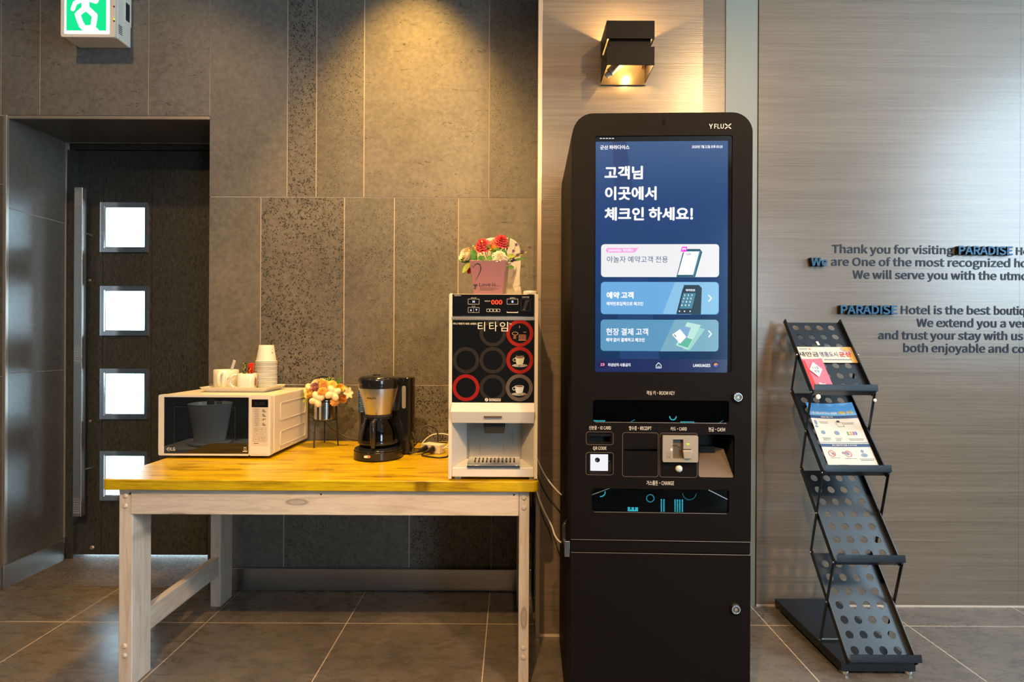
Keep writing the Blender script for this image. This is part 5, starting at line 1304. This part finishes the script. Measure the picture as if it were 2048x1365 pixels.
b = MB(front()); p_ = Z(1390, 248); q_ = Z(1505, 215); b.text('QR', p_[0], q_[0] - .008, p_[1], q_[1], -.0009); b.flat(circ(*Z(1362, 584), .0018, 10), -.0009); b.build('phone_print', TEALD, t1)
lay('app_icon', glow('scr_magenta', 255, 40, 215, 1.2), t1, [[Z(1300, 190), Z(1388, 190), Z(1404, 110), Z(1316, 110)]], -.0011)
b = MB(front()); p_, q_ = Z(1318, 172), Z(1384, 128); b.text('yo', p_[0], q_[0], p_[1], q_[1], -.0007, .03); b.build('app_text', SW, t1)
t2_ = menu(1202, 564, 1438, 629.5, 0, 0, glow('scr_sky', 108, 172, 226))
lay('slant_field', glow('scr_sky2', 138, 196, 232), t2_, [[Z(1005, 1190), Z(1845, 1192), Z(1885, 1176), Z(1902, 1130), Z(1902, 740), Z(1885, 696), Z(1845, 680), Z(1205, 680)]], -.0018)
b = MB(front()); stext(b, '예약 고객', 1213, 584, 1267.5, 597.5, -.0014, .03); stext(b, '예약번호입력으로 체크인', 1213, 604, 1286.5, 611.5, -.0014, .02); b.build('caption', SW, t2_)
lay('terminal_side', TEALD, t2_, [[Z(1470, 1198), Z(1622, 1198), Z(1638, 775), Z(1590, 724), Z(1345, 724)]], -.0015)
lay('terminal_face', glow('scr_teal_darker', 32, 54, 74), t2_, [[Z(1226, 1192), Z(1475, 1192), Z(1590, 735), Z(1352, 735), Z(1325, 800)]], -.0012)
lay('keypad', TEALL, t2_, [[Z(1278, 1105), Z(1478, 1105), Z(1540, 855), Z(1338, 855)]], -.0009)
b = MB(front())
for r_i, row in enumerate(('123', '456', '789', '*0#')):
    for c_i, ch in enumerate(row):
        x_ = 1362 + 57 * c_i - 15 * r_i; y_ = 888 + 54 * r_i; p_, q_ = Z(x_ - 11, y_ + 15), Z(x_ + 11, y_ - 15); b.text(ch, p_[0], q_[0], p_[1], q_[1], -.0006, .02)
p_, q_ = Z(1376, 828), Z(1530, 790); b.text('예약번호', p_[0], q_[0], p_[1], q_[1], -.0006, .02)
for x_ in (1276, 1358, 1448): b.flat(circ(*Z(x_, 1148), .0021, 12), -.0006)
b.build('keypad_text', SW, t2_)
def chevron(par, x_, y_):
    b = MB(front()); stroke(b, [Z(x_ - 22, y_ - 48), Z(x_ + 20, y_), Z(x_ - 22, y_ + 48)], .0034, -.0012); b.build('chevron', SW, par)
chevron(t2_, 1770, 938)
t3_ = menu(1201.5, 639.5, 1437.5, 703.5, 0, 0, glow('scr_steel', 92, 152, 192))
k3 = 290 / 1365.0
def Y3(x, y): return K(1180 + x * k3, 470 + y * k3)
lay('slant_field', glow('scr_steel2', 122, 172, 194), t3_, [[Y3(660, 1098), Y3(1180, 1098), Y3(1200, 1089), Y3(1210, 1065), Y3(1210, 830), Y3(1200, 807), Y3(1180, 799), Y3(800, 799)]], -.0018)
b = MB(front()); stext(b, '현장 결제 고객', 1212.5, 657, 1296.5, 671, -.0014, .012); stext(b, '예약 없이 결제하고 체크인', 1212, 676.5, 1289.5, 684, -.0014, .02); b.build('caption', SW, t3_)
lay('banknote', glow('scr_mint', 158, 214, 206), t3_, [[Y3(875, 1075), Y3(940, 1088), Y3(1083, 890), Y3(985, 862)]], -.0016)
lay('banknote', glow('scr_mint2', 190, 232, 222), t3_, [[Y3(810, 1040), Y3(920, 1080), Y3(1045, 850), Y3(915, 823)]], -.0013)
lay('banknote_print', glow('scr_mint3', 96, 186, 160), t3_, [[Y3(830, 1035), Y3(920, 1065), Y3(965, 985), Y3(880, 960)], circ(*Y3(910, 1000), .006, 14)], -.0010)
lay('bank_card', glow('scr_steel3', 128, 172, 212), t3_, [[Y3(835, 890), Y3(900, 1005), Y3(950, 875), Y3(870, 858)]], -.0007)
lay('key_card', SW, t3_, [[Y3(773, 940), Y3(850, 1025), Y3(908, 962), Y3(848, 888)]], -.0004)
lay('card_slot', TEALD, t3_, [[Y3(790, 942), Y3(810, 965), Y3(814, 960), Y3(795, 936)]], -.0001)
chevron(t3_, 1770, 1512)
# room key and change windows
CY = mat('cyan_print', (0.015, 0.30, 0.50), 0.6, spec=0.2)
recess('recess', H['key'], .05); recess('recess', H['chg'], .05)
b = MB(front()); b.plate(kr(1186.5, 846.5, 1457.5, 800.5, .008), [], -.010, -.007); kf_ = b.build('key_flap', M_SMOKE, fpn)
def arc_pts(px, py, r, a0, a1, n=12): x, z = K(px, py); return [(x + r * math.cos(a0 + (a1 - a0) * k / n), z + r * math.sin(a0 + (a1 - a0) * k / n)) for k in range(n + 1)]
b = MB(front()); stroke(b, arc_pts(1347, 834.5, .0095, PI, 2 * PI), .0032, -.0066)
for (x0, x1, y) in ((1188, 1211, 843), (1362, 1388, 845.5)):
    x_ = x0
    while x_ < x1: w_ = rnd.uniform(1.2, 2.6); b.flat(kr(x_, y + 1.4, x_ + w_, y - 1.4, 0), -.0066); x_ += w_ + .8
for (x0, y0) in ((1263, 844), (1440, 846)):
    for k in range(4): b.flat(kr(x0 + 2 * k, y0 - 1.2 * k + 1, x0 + 2 * k + 1.4, y0 - 1.2 * k, 0), -.0066)
b.build('recess_print', CY, fpn)
b = MB(front()); b.plate(kr(1184.5, 1027.5, 1457.5, 977.5, .008), [], -.010, -.007); cf_ = b.build('change_flap', M_SMOKE, fpn)
b = MB(front())
stroke(b, arc_pts(1202, 986, .0135, -PI * .52, .1), .0032, -.0066)
b.build('arc_print', CY, fpn); b = MB(front())
for k in range(28):
    t_ = 2 * PI * k / 28; x, z = K(1301.5, 998.5); b.flat([(x + r_ * math.cos(t_ + d_), z + r_ * math.sin(t_ + d_)) for r_, d_ in ((.0098, -.06), (.0125, -.06), (.0125, .06), (.0098, .06))], -.0066)
b.build('ring_print', CY, fpn); b = MB(front())
for k in range(17):
    t_ = PI + PI * k / 16 * .92 + .12; x, z = K(1380, 988); b.flat([(x + r_ * math.cos(t_ + d_), z + r_ * math.sin(t_ + d_)) for r_, d_ in ((.0195, -.05), (.0208, -.05), (.0208, .05), (.0195, .05))], -.0066)
kz4 = 300 / 2048.0
def C4(x, y): return K(1170 + x * kz4, 960 + y * kz4)
b.build('arc_print', CY, fpn); b = MB(front())
b.flat([C4(588, 440), C4(730, 442), C4(730, 388), C4(690, 386), C4(690, 422), C4(675, 422), C4(675, 386), C4(640, 385), C4(640, 418), C4(622, 418), C4(622, 383), C4(588, 382)], -.0066)
for (x_, y0, y1) in ((1050, 275, 450), (1085, 275, 455), (1238, 280, 460), (1270, 280, 460), (1302, 282, 445), (1338, 280, 462)):
    y_ = y0
    while y_ < y1: l_ = rnd.uniform(9, 24); b.flat([C4(x_ - 9, y_ + l_), C4(x_ + 9, y_ + l_), C4(x_ + 9, y_), C4(x_ - 9, y_)], -.0066); y_ += l_ + 5
b.build('recess_print', CY, fpn)
b = MB(front())
for pts in (((100, 215), (385, 108)), ((1700, 150), (1950, 275))): stroke(b, [C4(*p) for p in pts], .0022, -.0064)
b.build('tray_edge', M_STEEL, fpn)
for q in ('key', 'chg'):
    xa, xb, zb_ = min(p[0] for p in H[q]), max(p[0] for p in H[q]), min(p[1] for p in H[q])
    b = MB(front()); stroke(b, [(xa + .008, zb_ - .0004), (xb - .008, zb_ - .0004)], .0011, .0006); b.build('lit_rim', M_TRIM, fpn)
# card slots
recess('recess', H['idc'], .03); recess('recess', H['rec'], .03); recess('recess', H['qr'], .03); recess('recess', H['cash'], .09)
b = MB(front()); a, e = K(1178, 888), K(1222, 866); b.hexa([(a[0], e[1] - .013, -.012), (e[0], e[1] - .013, -.012), (e[0], e[1], -.012), (a[0], e[1], -.012)], [(a[0], e[1] - .011, -.003), (e[0], e[1] - .011, -.003), (e[0], e[1], -.003), (a[0], e[1], -.003)]); b.build('card_slot', M_BLACKG, fpn)
b = MB(front()); b.flat(kr(1182, 945, 1217.5, 911, .001), -.016); ql = b.build('code_reader_light', glow('reader_white', 232, 234, 238, 1.1), fpn)
b = MB(front()); x, z = K(1196, 922.5); b.lathe([(.0073, -.0158), (.0073, -.013), (.005, -.012), (.001, -.0135)], (x, z, 0), 20); b.build('reader_lens', M_BLACKG, ql)
b = MB(front()); a, e = K(1222.5, 912), K(1224.5, 910); b.flat(circ(*K(1219.5, 925), .0011, 8), -.0155); b.build('reader_lamp', glow('led_green', 40, 210, 70, 1.2), ql)
# card reader
M_CARD = mat('champagne_plastic', (0.36, 0.29, 0.22), 0.32, 0.35)
kz5 = 180 / 2048.0
def R5(x, y): return K(1300 + x * kz5, 850 + y * kz5)
def r5(x0, y0, x1, y1, r=0): a, e = R5(x0, y1), R5(x1, y0); return rr(a[0], a[1], e[0], e[1], r)
b = MB(front()); b.plate(r5(266, 240, 1070, 832, .004), [r5(496, 322, 735, 750, .002)], 0, .012); cr = b.build('card_reader', M_CARD, fpn, bevel=.0022)
b = MB(front()); p = r5(496, 322, 735, 750, 0); x0, z0_ = p[0]; x1, z1_ = p[2]
b.add([(x0, z0_, .011), (x1, z0_, .011), (x1, z1_, .011), (x0, z1_, .011), (x0 + .001, z0_ + .006, .0005), (x1 - .004, z0_ + .006, .0005), (x1 - .004, z1_ - .001, .0005), (x0 + .001, z1_ - .001, .0005)], [(0, 1, 5, 4), (1, 2, 6, 5), (2, 3, 7, 6), (3, 0, 4, 7), (4, 5, 6, 7)]); b.build('reader_throat', mat('throat_brown', (0.10, 0.075, 0.05), 0.4), cr)
b = MB(front()); stroke(b, [R5(496, 460), R5(575, 460), R5(710, 545), R5(900, 545)], .0026, .0122); b.build('card_groove', M_BLACKM, cr)
b = MB(front()); q = [R5(705, 560), R5(905, 565), R5(940, 610), R5(905, 750), R5(735, 750)]
b.prism(q[::-1][::-1], .012, .019) if False else b.prism([q[4], q[3], q[2], q[1], q[0]], .012, .019); b.build('reader_lip', M_CARD, cr, bevel=.002)
b = MB(front()); b.flat(r5(805, 405, 875, 440), .0122); b.build('reader_lamp', glow('led_lime', 190, 230, 10, 1.2), cr)
b = MB(front()); b.ringp(r5(358, 628, 438, 748), r5(364, 634, 432, 742), .012, .0123); b.flat(r5(385, 705, 420, 722), .0123); b.flat(circ(*R5(408, 655), .0009, 8), .0123); b.build('card_mark', M_BROWN, cr)
b = MB(front()); b.flat(r5(443, 520, 490, 578), .0122); b.build('reader_notch', M_LTPRINT, cr)
x, z = R5(655, 1003); b = MB(front()); b.ball((x, z, .001), .0108, .007, 18, 10); b.build('sensor_dome', mat('milky_dome', (0.50, 0.50, 0.50), 0.25), fpn)
# cash chute: wedge with slanted right cheek
a, e = K(1397.5, 956), K(1469, 869.5); w_ = e[0] - a[0]; hz = e[1] - a[1]
CH = mat('bronze_painted_chute', (0.062, 0.044, 0.033), 0.5, 0.2)
b = MB(front())
b.add([(a[0], a[1], -.001), (e[0] - .003, a[1] + .001, -.001), (a[0] + w_ * .52, a[1] + hz * .345, -.03), (a[0], a[1] + hz * .35, -.03),
       (a[0] + w_ * .62, a[1] + hz * .50, -.06), (a[0], a[1] + hz * .50, -.06), (a[0] + w_ * .86, a[1] + hz * .60, -.05), (e[0] - .002, a[1] + hz * .05, -.004), (a[0] + w_ * .62, a[1] + hz * .61, -.07)],
      [(0, 1, 2, 3), (3, 2, 4, 5), (1, 7, 6, 4, 2), (4, 6, 8)])
b.build('cash_chute', CH, fpn)
b = MB(front()); b.plate(rr(a[0], a[1] + hz * .50, a[0] + w_ * .63, a[1] + hz * .64, 0), [], -.085, -.055); b.build('note_slot', M_BLACKG, fpn)

# ================================================================== BROCHURE RACK
RX0, RX1 = 1.205, 1.452
BM_ = None
rk = thing('brochure_rack', 'black zigzag folding brochure rack with four perforated trays', 'brochure rack', (RX0, 2.02, 0))
RO_ = Vector(rk.location)
b = MB(); x0, x1 = -.012, RX1 - RX0 + .012
b.box(x0, x1, -.035, .465, .012, .045); bp = b.build('base', M_RACK, rk, bevel=.003)
for (x, y) in ((x0 + .02, -.02), (x1 - .02, -.02), (x0 + .02, .44), (x1 - .02, .44)):
    b = MB(); b.lathe([(.014, 0), (.016, .004), (.016, .012)], (x, y, 0), 16); b.build('foot', M_CHROME, bp)
TP = [(2.43, 1.298), (2.362, .990), (2.282, .675), (2.203, .361)]; BT = [(2.205, 1.002), (2.123, .698), (2.047, .382), (1.964, .060)]
RW = RX1 - RX0
TL = math.hypot(TP[0][0] - BT[0][0], TP[0][1] - BT[0][1])
def tray_matrix(k):                       # tray axes: a across, b up the slope, c outwards
    o = Vector((RX0, BT[k][0], BT[k][1])) - RO_; up_ = (Vector((0, TP[k][0], TP[k][1])) - Vector((0, BT[k][0], BT[k][1]))).normalized()
    ax_ = Vector((1, 0, 0)); n_ = ax_.cross(up_)
    return Matrix(((ax_.x, up_.x, n_.x, o.x), (ax_.y, up_.y, n_.y, o.y), (ax_.z, up_.z, n_.z, o.z), (0, 0, 0, 1)))
trayM = [tray_matrix(k) for k in range(4)]
for k in range(4):
    L_ = math.hypot(TP[k][0] - BT[k][0], TP[k][1] - BT[k][1])
    hl = [circ(RW / 2 + (i - 1.5) * .0520, .038 + j * .0508, .0142, 18) for i in range(4) for j in range(7)]
    b = MB(trayM[k]); b.plate(rr(.002, .002, RW - .002, L_, 0), hl, -.0145, -.0125); tr_ = b.build('tray', M_RACK, rk)
    for s_ in (0, 1):
        xa = 0 if s_ == 0 else RW - .0045
        b = MB(trayM[k]); b.box(xa, xa + .0045, -.008, L_ + .006, -.016, .006); b.box(xa, xa + .012 if s_ == 0 else xa + .0045, 0, L_, -.016, -.014)
        if s_: b.box(xa - .008, xa, 0, L_, -.016, -.014)
        b.build('side_rail', M_RACK, tr_, bevel=.001)
    b = MB(trayM[k]); b.box(-.002, RW + .004, -.004, .0, -.016, .020)
    b.hexa([(-.002, -.006, .018), (RW + .006, -.006, .018), (RW + .006, -.004, .020), (-.002, -.004, .020)], [(-.002, .016, .030), (RW + .006, .016, .030), (RW + .006, .018, .031), (-.002, .018, .031)])
    b.build('front_lip', M_RACK, tr_, bevel=.0008)
    mid = (Vector((0, *TP[k])) + Vector((0, *BT[k]))) / 2
def RP(x, yz): return Vector((x, yz[0], yz[1])) - RO_
mids = [((TP[k][0] + BT[k][0]) / 2, (TP[k][1] + BT[k][1]) / 2) for k in range(4)]
LK = [(mids[0], TP[1]), (BT[0], TP[2]), (BT[1], TP[3]), (BT[2], (2.133, .046))]
for s_ in (0, 1):
    x = RX0 - .004 if s_ == 0 else RX1 + .004
    for (p, q) in LK:
        b = MB(); b.bar(RP(x, p), RP(x, q), .0135, .003); lk = b.build('link_bar', M_RACK, rk, bevel=.0008)
        for e_ in (p, q) + (() if p == mids[0] else ((((p[0] + q[0]) / 2), ((p[1] + q[1]) / 2)),)):
            c_ = RP(x + (-.0015 if s_ == 0 else .0015), e_); b = MB(); b.ball(c_, .0042, None, 10, 6); b.build('rivet', M_CHROME, lk)
b = MB(); c_ = RP(RX0 + .012, (2.133, .046)); b.tube([RP(RX0 - .004, (2.133, .050)), RP(RX1 + .004, (2.133, .050))], .003, 8); b.build('hinge_rod', M_STEEL, rk)
for (x, yz, r_) in ((RX0 + .014, (2.190, .985), .010), (RX1 - .006, (2.192, .972), .007)):
    b = MB(); b.lathe([(r_ * .9, 0), (r_, .003), (r_ * .6, .005)], (0, 0, 0), 14); b.M = Matrix(); o_ = b.build('knob', M_LTPRINT, rk, loc=RP(x, yz), rot=(math.radians(90), 0, 0))
# leaflets, each lying on its tray
def on_tray(name, label, k, a0, b0, w, h, curl=0.0, lift=.0, tiltz=0.0):
    M_ = Matrix.Translation(RO_) @ trayM[k] @ Matrix.Translation((a0, b0, -.0115 + lift)) @ Matrix.Rotation(tiltz, 4, 'Z')
    o = bpy.data.objects.new(name, None); COL.objects.link(o); o.matrix_world = M_; o.empty_display_size = .03
    tag(o, label, 'leaflet'); return o
def sheet(w, h, curl=0.0, n=12, x0=0, y0=0, c0=0.0):
    vs = []; fs = []
    for i in range(n + 1):
        y = y0 + h * i / n
        for j in range(n + 1):
            x = x0 + w * j / n; vs.append((x, y, c0 + curl * (4 * (j / n - .5) ** 2) * (i / n) ** 2))
    return vs, [(i * (n + 1) + j, i * (n + 1) + j + 1, (i + 1) * (n + 1) + j + 1, (i + 1) * (n + 1) + j) for i in range(n) for j in range(n)]
sf = on_tray('leaflet', 'cream leaflet with large Korean title across the top tray', 0, .006, .150, .236, .082, lift=.004)
PW_, PH_ = .236, .082
b = MB(); b.box(0, PW_, 0, PH_, 0, .0012); b.build('sheet', mat('cream_paper', (0.60, 0.54, 0.44), 0.5), sf)
b = MB(); b.text('새만금', .002, .086, .030, .056, .0016, .015); b.build('title', mat('black_print', (0.015, 0.013, 0.015), .5), sf)
b = MB(); b.text('명품도시', .092, .166, .030, .056, .0016, .012); b.build('title', mat('indigo_print', (0.03, 0.035, 0.12), .5), sf)
b = MB(); b.text('군산', .172, .224, .030, .056, .0018, .03); b.build('title', mat('crimson_print', (0.42, 0.015, 0.012), .5), sf)
b = MB(); b.flat([(PW_ - .002, .0), (PW_ - .002, PH_ - .001), (PW_ - .045, PH_ - .001), (PW_ - .030, .05), (PW_ - .022, 0)], .0014); b.build('gold_field', mat('gold_field', (0.55, 0.30, 0.05), .5), sf)
b = MB(); stroke(b, [(.188, .072), (.200, .058), (.212, .050), (.226, .062)], .008, .0015); b.build('swoosh', mat('lilac_print', (0.35, 0.28, 0.38), .5), sf)
b = MB()
for k in range(26): b.flat(rr(.10 + .0045 * k, .012, .1033 + .0045 * k, .018, 0), .0015)
for k in range(10): b.flat(rr(.012 + .0035 * k, .068, .0148 + .0035 * k, .073, 0), .0015)
b.build('small_print', mat('blue_grey_print', (0.10, 0.12, 0.18), .5), sf)
b = MB(); stroke(b, [(.052, .074), (.060, .067)], .003, .0015); stroke(b, [(.060, .075), (.053, .066)], .003, .0016); b.build('star_logo', PRINTC[1], sf)
pf = on_tray('leaflet', 'pink and red leaflet with a white diamond in the top tray', 0, .010, .006, .088, .158, lift=.007, tiltz=math.radians(1.5))
b = MB(); vs, fs = sheet(.088, .160, .004); b.add(vs, fs); b.build('sheet', mat('pink_paper', (0.60, 0.13, 0.20), .35), pf, smooth=80)
b = MB(); vs = [(-.0, .004, .0005), (.020, .004, .0005), (.013, .150, .0045), (.0, .150, .0045)]; b.add(vs, [(0, 1, 2, 3)]); b.build('red_field', mat('scarlet_print', (0.62, 0.025, 0.02), .35), pf)
b = MB(); b.flat([(.044, .066), (.071, .104), (.044, .142), (.017, .104)], .0042); b.build('diamond', M_PAPER, pf)
b = MB(); b.text('안심콜', .030, .058, .105, .119, .0047, .01); b.text('예절', .033, .055, .088, .101, .0047, .01); b.build('lettering', mat('teal_print', (0.05, 0.22, 0.30), .5), pf)
b = MB(); b.flat([(.042, .082), (.046, .076), (.050, .082), (.046, .079)], .0047); b.build('mark', PRINTC[2], pf)
b = MB(); stroke(b, [(.038, .038), (.058, .022), (.066, .004)], .008, .0015); b.flat(circ(.056, .030, .006, 12), .0017); b.build('figure', M_PAPER, pf)
wf_ = on_tray('leaflet', 'blue headed health notice with icons on the second tray', 1, .036, .004, .196, .300, lift=.003)
b = MB(); vs, fs = sheet(.196, .318, .012); b.add(vs, fs); b.build('sheet', mat('notice_paper', (0.58, 0.53, 0.46), .4), wf_, smooth=80)
def cz(x, y): return .012 * (4 * (x / .196 - .5) ** 2) * (y / .318) ** 2 + .0005
def wrapped(mb, x0, y0, x1, y1, d_=0.0, n=10):
    vs = []; 
    for i in range(3):
        for j in range(n + 1):
            x, y = x0 + (x1 - x0) * j / n, y0 + (y1 - y0) * i / 2; vs.append((x, y, cz(x, y) + d_))
    mb.add(vs, [(i * (n + 1) + j, i * (n + 1) + j + 1, (i + 1) * (n + 1) + j + 1, (i + 1) * (n + 1) + j) for i in range(2) for j in range(n)])
def wtext(mb, s, x0, x1, y0, y1, bold=.0, d_=.0006):
    vs, fs = text_geo(s, bold); ax, bx = min(p.x for p in vs), max(p.x for p in vs); ay, by = min(p.y for p in vs), max(p.y for p in vs)
    P_ = [(x0 + (p.x - ax) / (bx - ax) * (x1 - x0), y0 + (p.y - ay) / (by - ay) * (y1 - y0)) for p in vs]; mb.add([(x, y, cz(x, y) + d_ + p.z) for (x, y), p in zip(P_, vs)], fs)
b = MB(); wrapped(b, 0, .258, .196, .318, .0002); b.build('blue_header', mat('sky_blue_print', (0.10, 0.30, 0.55), .35), wf_, smooth=80)
b = MB(); wrapped(b, 0, .244, .196, .258, .0002); wrapped(b, .0, .112, .196, .126, .0002); wrapped(b, .0, .1305, .196, .1325, .0002); b.build('navy_band', mat('navy_print', (0.015, 0.05, 0.14), .4), wf_, smooth=80)
b = MB(); wtext(b, '신종 코로나바이러스 감염증', .008, .120, .2655, .277, .02); wtext(b, '감염병 예방 수칙', .045, .095, .248, .254, .01, .0008); wtext(b, '중국 방문객의 감염 시 주의사항', .045, .145, .116, .1225, .01, .0008); b.build('white_title', M_PAPER, wf_)
b = MB(); wtext(b, '예방 수칙', .126, .184, .264, .280, .03); b.build('yellow_title', mat('golden_print', (0.75, 0.42, 0.02), .4), wf_)
for i, ch in enumerate('1339'):
    b = MB(); wtext(b, ch, .126 + .0105 * i, .135 + .0105 * i, .166, .182, .03); b.build('number', mat(('green_digit', 'orange_digit', 'purple_digit', 'blue_digit')[i], ((.05, .30, .05), (.65, .25, .02), (.25, .06, .28), (.04, .08, .35))[i], .4), wf_)
def lines(mb, x0, x1, y, n, step=.0055, h=.0022):
    for k in range(n):
        x = x0 + (k % 2) * .003
        while x < x1 - (k % 3) * .004:
            w_ = rnd.uniform(.003, .007); wrapped(mb, x, y - step * k, min(x + w_, x1), y - step * k + h, .0004, 1); x += w_ + .0013
b = MB(); lines(b, .030, .066, .226, 2); lines(b, .128, .172, .222, 2); lines(b, .018, .052, .152, 3); lines(b, .070, .098, .150, 3); lines(b, .122, .184, .147, 2); lines(b, .020, .056, .062, 1); lines(b, .075, .122, .060, 1); lines(b, .132, .190, .058, 2)
lines(b, .042, .076, .032, 3); lines(b, .112, .186, .030, 3); b.build('small_print', mat('grey_ink', (0.10, 0.09, 0.09), .5), wf_)
def ringw(mb, x, y, r, w_): 
    n_ = 20; mb.add([(x + q * math.cos(2 * PI * k / n_), y + q * math.sin(2 * PI * k / n_), cz(x, y) + .0008) for q in (r, r - w_) for k in range(n_)], [(k, (k + 1) % n_, n_ + (k + 1) % n_, n_ + k) for k in range(n_)])
    mb.add([(x + r * math.cos(t_) + dx_, y + r * math.sin(t_), cz(x, y) + .0009) for t_, dx_ in ((2.36, 0), (2.36, w_), (-.78, w_), (-.78, 0))][::-1], [(0, 1, 2, 3)])
b = MB(); ringw(b, .032, .083, .014, .002); ringw(b, .096, .081, .014, .002); b.build('ban_sign', mat('red_ring_print', (0.50, 0.02, 0.02), .5), wf_)
b = MB()
def blob(x, y, r, ry=None): b.add([(x + r * math.cos(2 * PI * k / 16), y + (ry or r) * math.sin(2 * PI * k / 16), cz(x, y) + .0005) for k in range(16)], [tuple(range(16))])
for (x, y, r, ry) in ((.014, .224, .006, .012), (.012, .205, .007, .005), (.030, .178, .009, .009), (.086, .176, .010, .010), (.078, .086, .006, .006), (.094, .083, .007, .008), (.036, .082, .005, .006), (.158, .076, .013, .008), (.156, .093, .006, .007), (.022, .028, .008, .006), (.094, .026, .009, .006)):
    b = MB(); blob(x, y, r, ry); b.build('icon', mat('slate_blue_print', (0.16, 0.22, 0.33), .5), wf_)
b = MB(); P5 = [(.098, .226), (.124, .226), (.128, .206), (.104, .206)]
for p, q in zip(P5, P5[1:] + P5[:1]):
    d_ = Vector((q[0] - p[0], q[1] - p[1])); n_ = Vector((-d_.y, d_.x)).normalized() * .0006; b.add([(p[0] - n_.x, p[1] - n_.y, cz(*p) + .0006), (q[0] - n_.x, q[1] - n_.y, cz(*q) + .0006), (q[0] + n_.x, q[1] + n_.y, cz(*q) + .0006), (p[0] + n_.x, p[1] + n_.y, cz(*p) + .0006)], [(0, 1, 2, 3)])
blob(.110, .230, .007, .005); b.build('bag_icon', M_INK, wf_)
wk = on_tray('leaflet', 'small white slip stuck low among the top tray holes', 0, .108, .244, .01, .018, lift=.001, tiltz=math.radians(8))
b = MB(); b.box(0, .010, 0, .020, 0, .0006); b.build('slip', M_PAPER, wk)
b = MB(); [b.flat(rr(.002, .003 + .004 * k, .007, .0045 + .004 * k, 0), .0008) for k in range(4)]; b.build('print', M_GREYPL, wk)

# ================================================================== WALL LETTERING
def letters(s, x0, x1, yb0, yb1, depth=.0022, m_=M_NAVY, name='wall_lettering', label='', cap=16.2, bold=.010, face=None):
    Yf = YR - depth
    a, e = at(x0, yb0, Yf), at(x1, yb1, Yf); h = cap / F * Yf
    vs, fs = text_geo(s, bold, .5, 4)
    ax, bx = min(p.x for p in vs), max(p.x for p in vs); hc_ = max(p.y for p in text_geo('H', bold)[0])
    kx = (e[0] - a[0]) / (bx - ax); kz_ = h / hc_
    t_ = thing(name, label, 'wall lettering', ((a[0] + e[0]) / 2, YR, (a[1] + e[1]) / 2)) if face else None
    o3 = Vector(((a[0] + e[0]) / 2, YR, (a[1] + e[1]) / 2))
    P_ = []
    for p in vs:
        f_ = (p.x - ax) / (bx - ax); P_.append((a[0] + (p.x - ax) * kx - o3.x, -(p.z + .5) * depth * .985 - .0002, a[1] + (e[1] - a[1]) * f_ + p.y * kz_ - o3.z))
    b = MB(); b.add(P_, fs)
    if face:
        b.build('side', m_, t_)
        v2, f2 = text_geo(s, bold, 0, 4); b = MB()
        b.add([(a[0] + (p.x - ax) * kx - o3.x, -depth * 1.07 - .0004 - p.z, a[1] + (e[1] - a[1]) * (p.x - ax) / (bx - ax) + p.y * kz_ - o3.z) for p in v2], f2); b.build('face', face, t_)
        return t_
    o = b.build(name, m_, loc=o3); return tag(o, label, 'wall lettering', 'navy letters on the panelled wall')
letters('Thank you for visiting', 1664.5, 1907.5, 506, 508.5, label='navy wall letters reading Thank you for visiting, the top line')
letters('Hotel', 2033, 2086, 510, 510.5, label='thin navy wall letters cut by the frame edge at the end of the top line', cap=15)
letters('are One of the most recognized', 1662.5, 2021, 531.3, 534.5, label='navy wall letters reading are One of the most recognized')
letters('hotels', 2030, 2092, 534.6, 535.2, label='navy wall letters cut by the frame edge at the end of the second line')
letters('We will serve you with the', 1706, 1993.5, 557.3, 560, label='navy wall letters reading We will serve you with the')
letters('utmost', 2002, 2075, 560, 560.6, label='navy wall letters cut by the frame edge at the end of the third line')
letters('Hotel is the best', 1802.5, 1981.5, 628.2, 629.5, label='navy wall letters reading Hotel is the best')
letters('boutique', 1989, 2076, 629.6, 630.2, label='navy wall letters cut by the frame edge beside the best')
letters('We extend you a very', 1834, 2066, 653.8, 655.5, label='navy wall letters starting We extend you a')
letters('and trust your stay with us', 1757, 2047, 678.6, 680.5, label='navy wall letters reading and trust your stay with us')
letters('both enjoyable and comfortable', 1807.5, 2160, 704.2, 707, label='navy wall letters starting both enjoyable and, the lowest line')
letters('PARADISE', 1917, 2025.5, 508.6, 510, .022, M_BLACKG, 'raised_lettering', 'thick raised blue capitals ending the top line of wall text', 16.5, .022, M_NAVY2)
letters('We', 1621.5, 1655, 531.5, 531.8, .022, M_BLACKG, 'raised_lettering', 'thick raised blue word We starting the second line of wall text', 16.2, .022, M_NAVY2)
letters('PARADISE', 1681, 1794.5, 627.6, 628.3, .022, M_BLACKG, 'raised_lettering', 'thick raised blue capitals just above the brochure rack', 16.8, .022, M_NAVY2)
bpy.data.objects.remove(FONTO); bpy.data.curves.remove(FONTC)
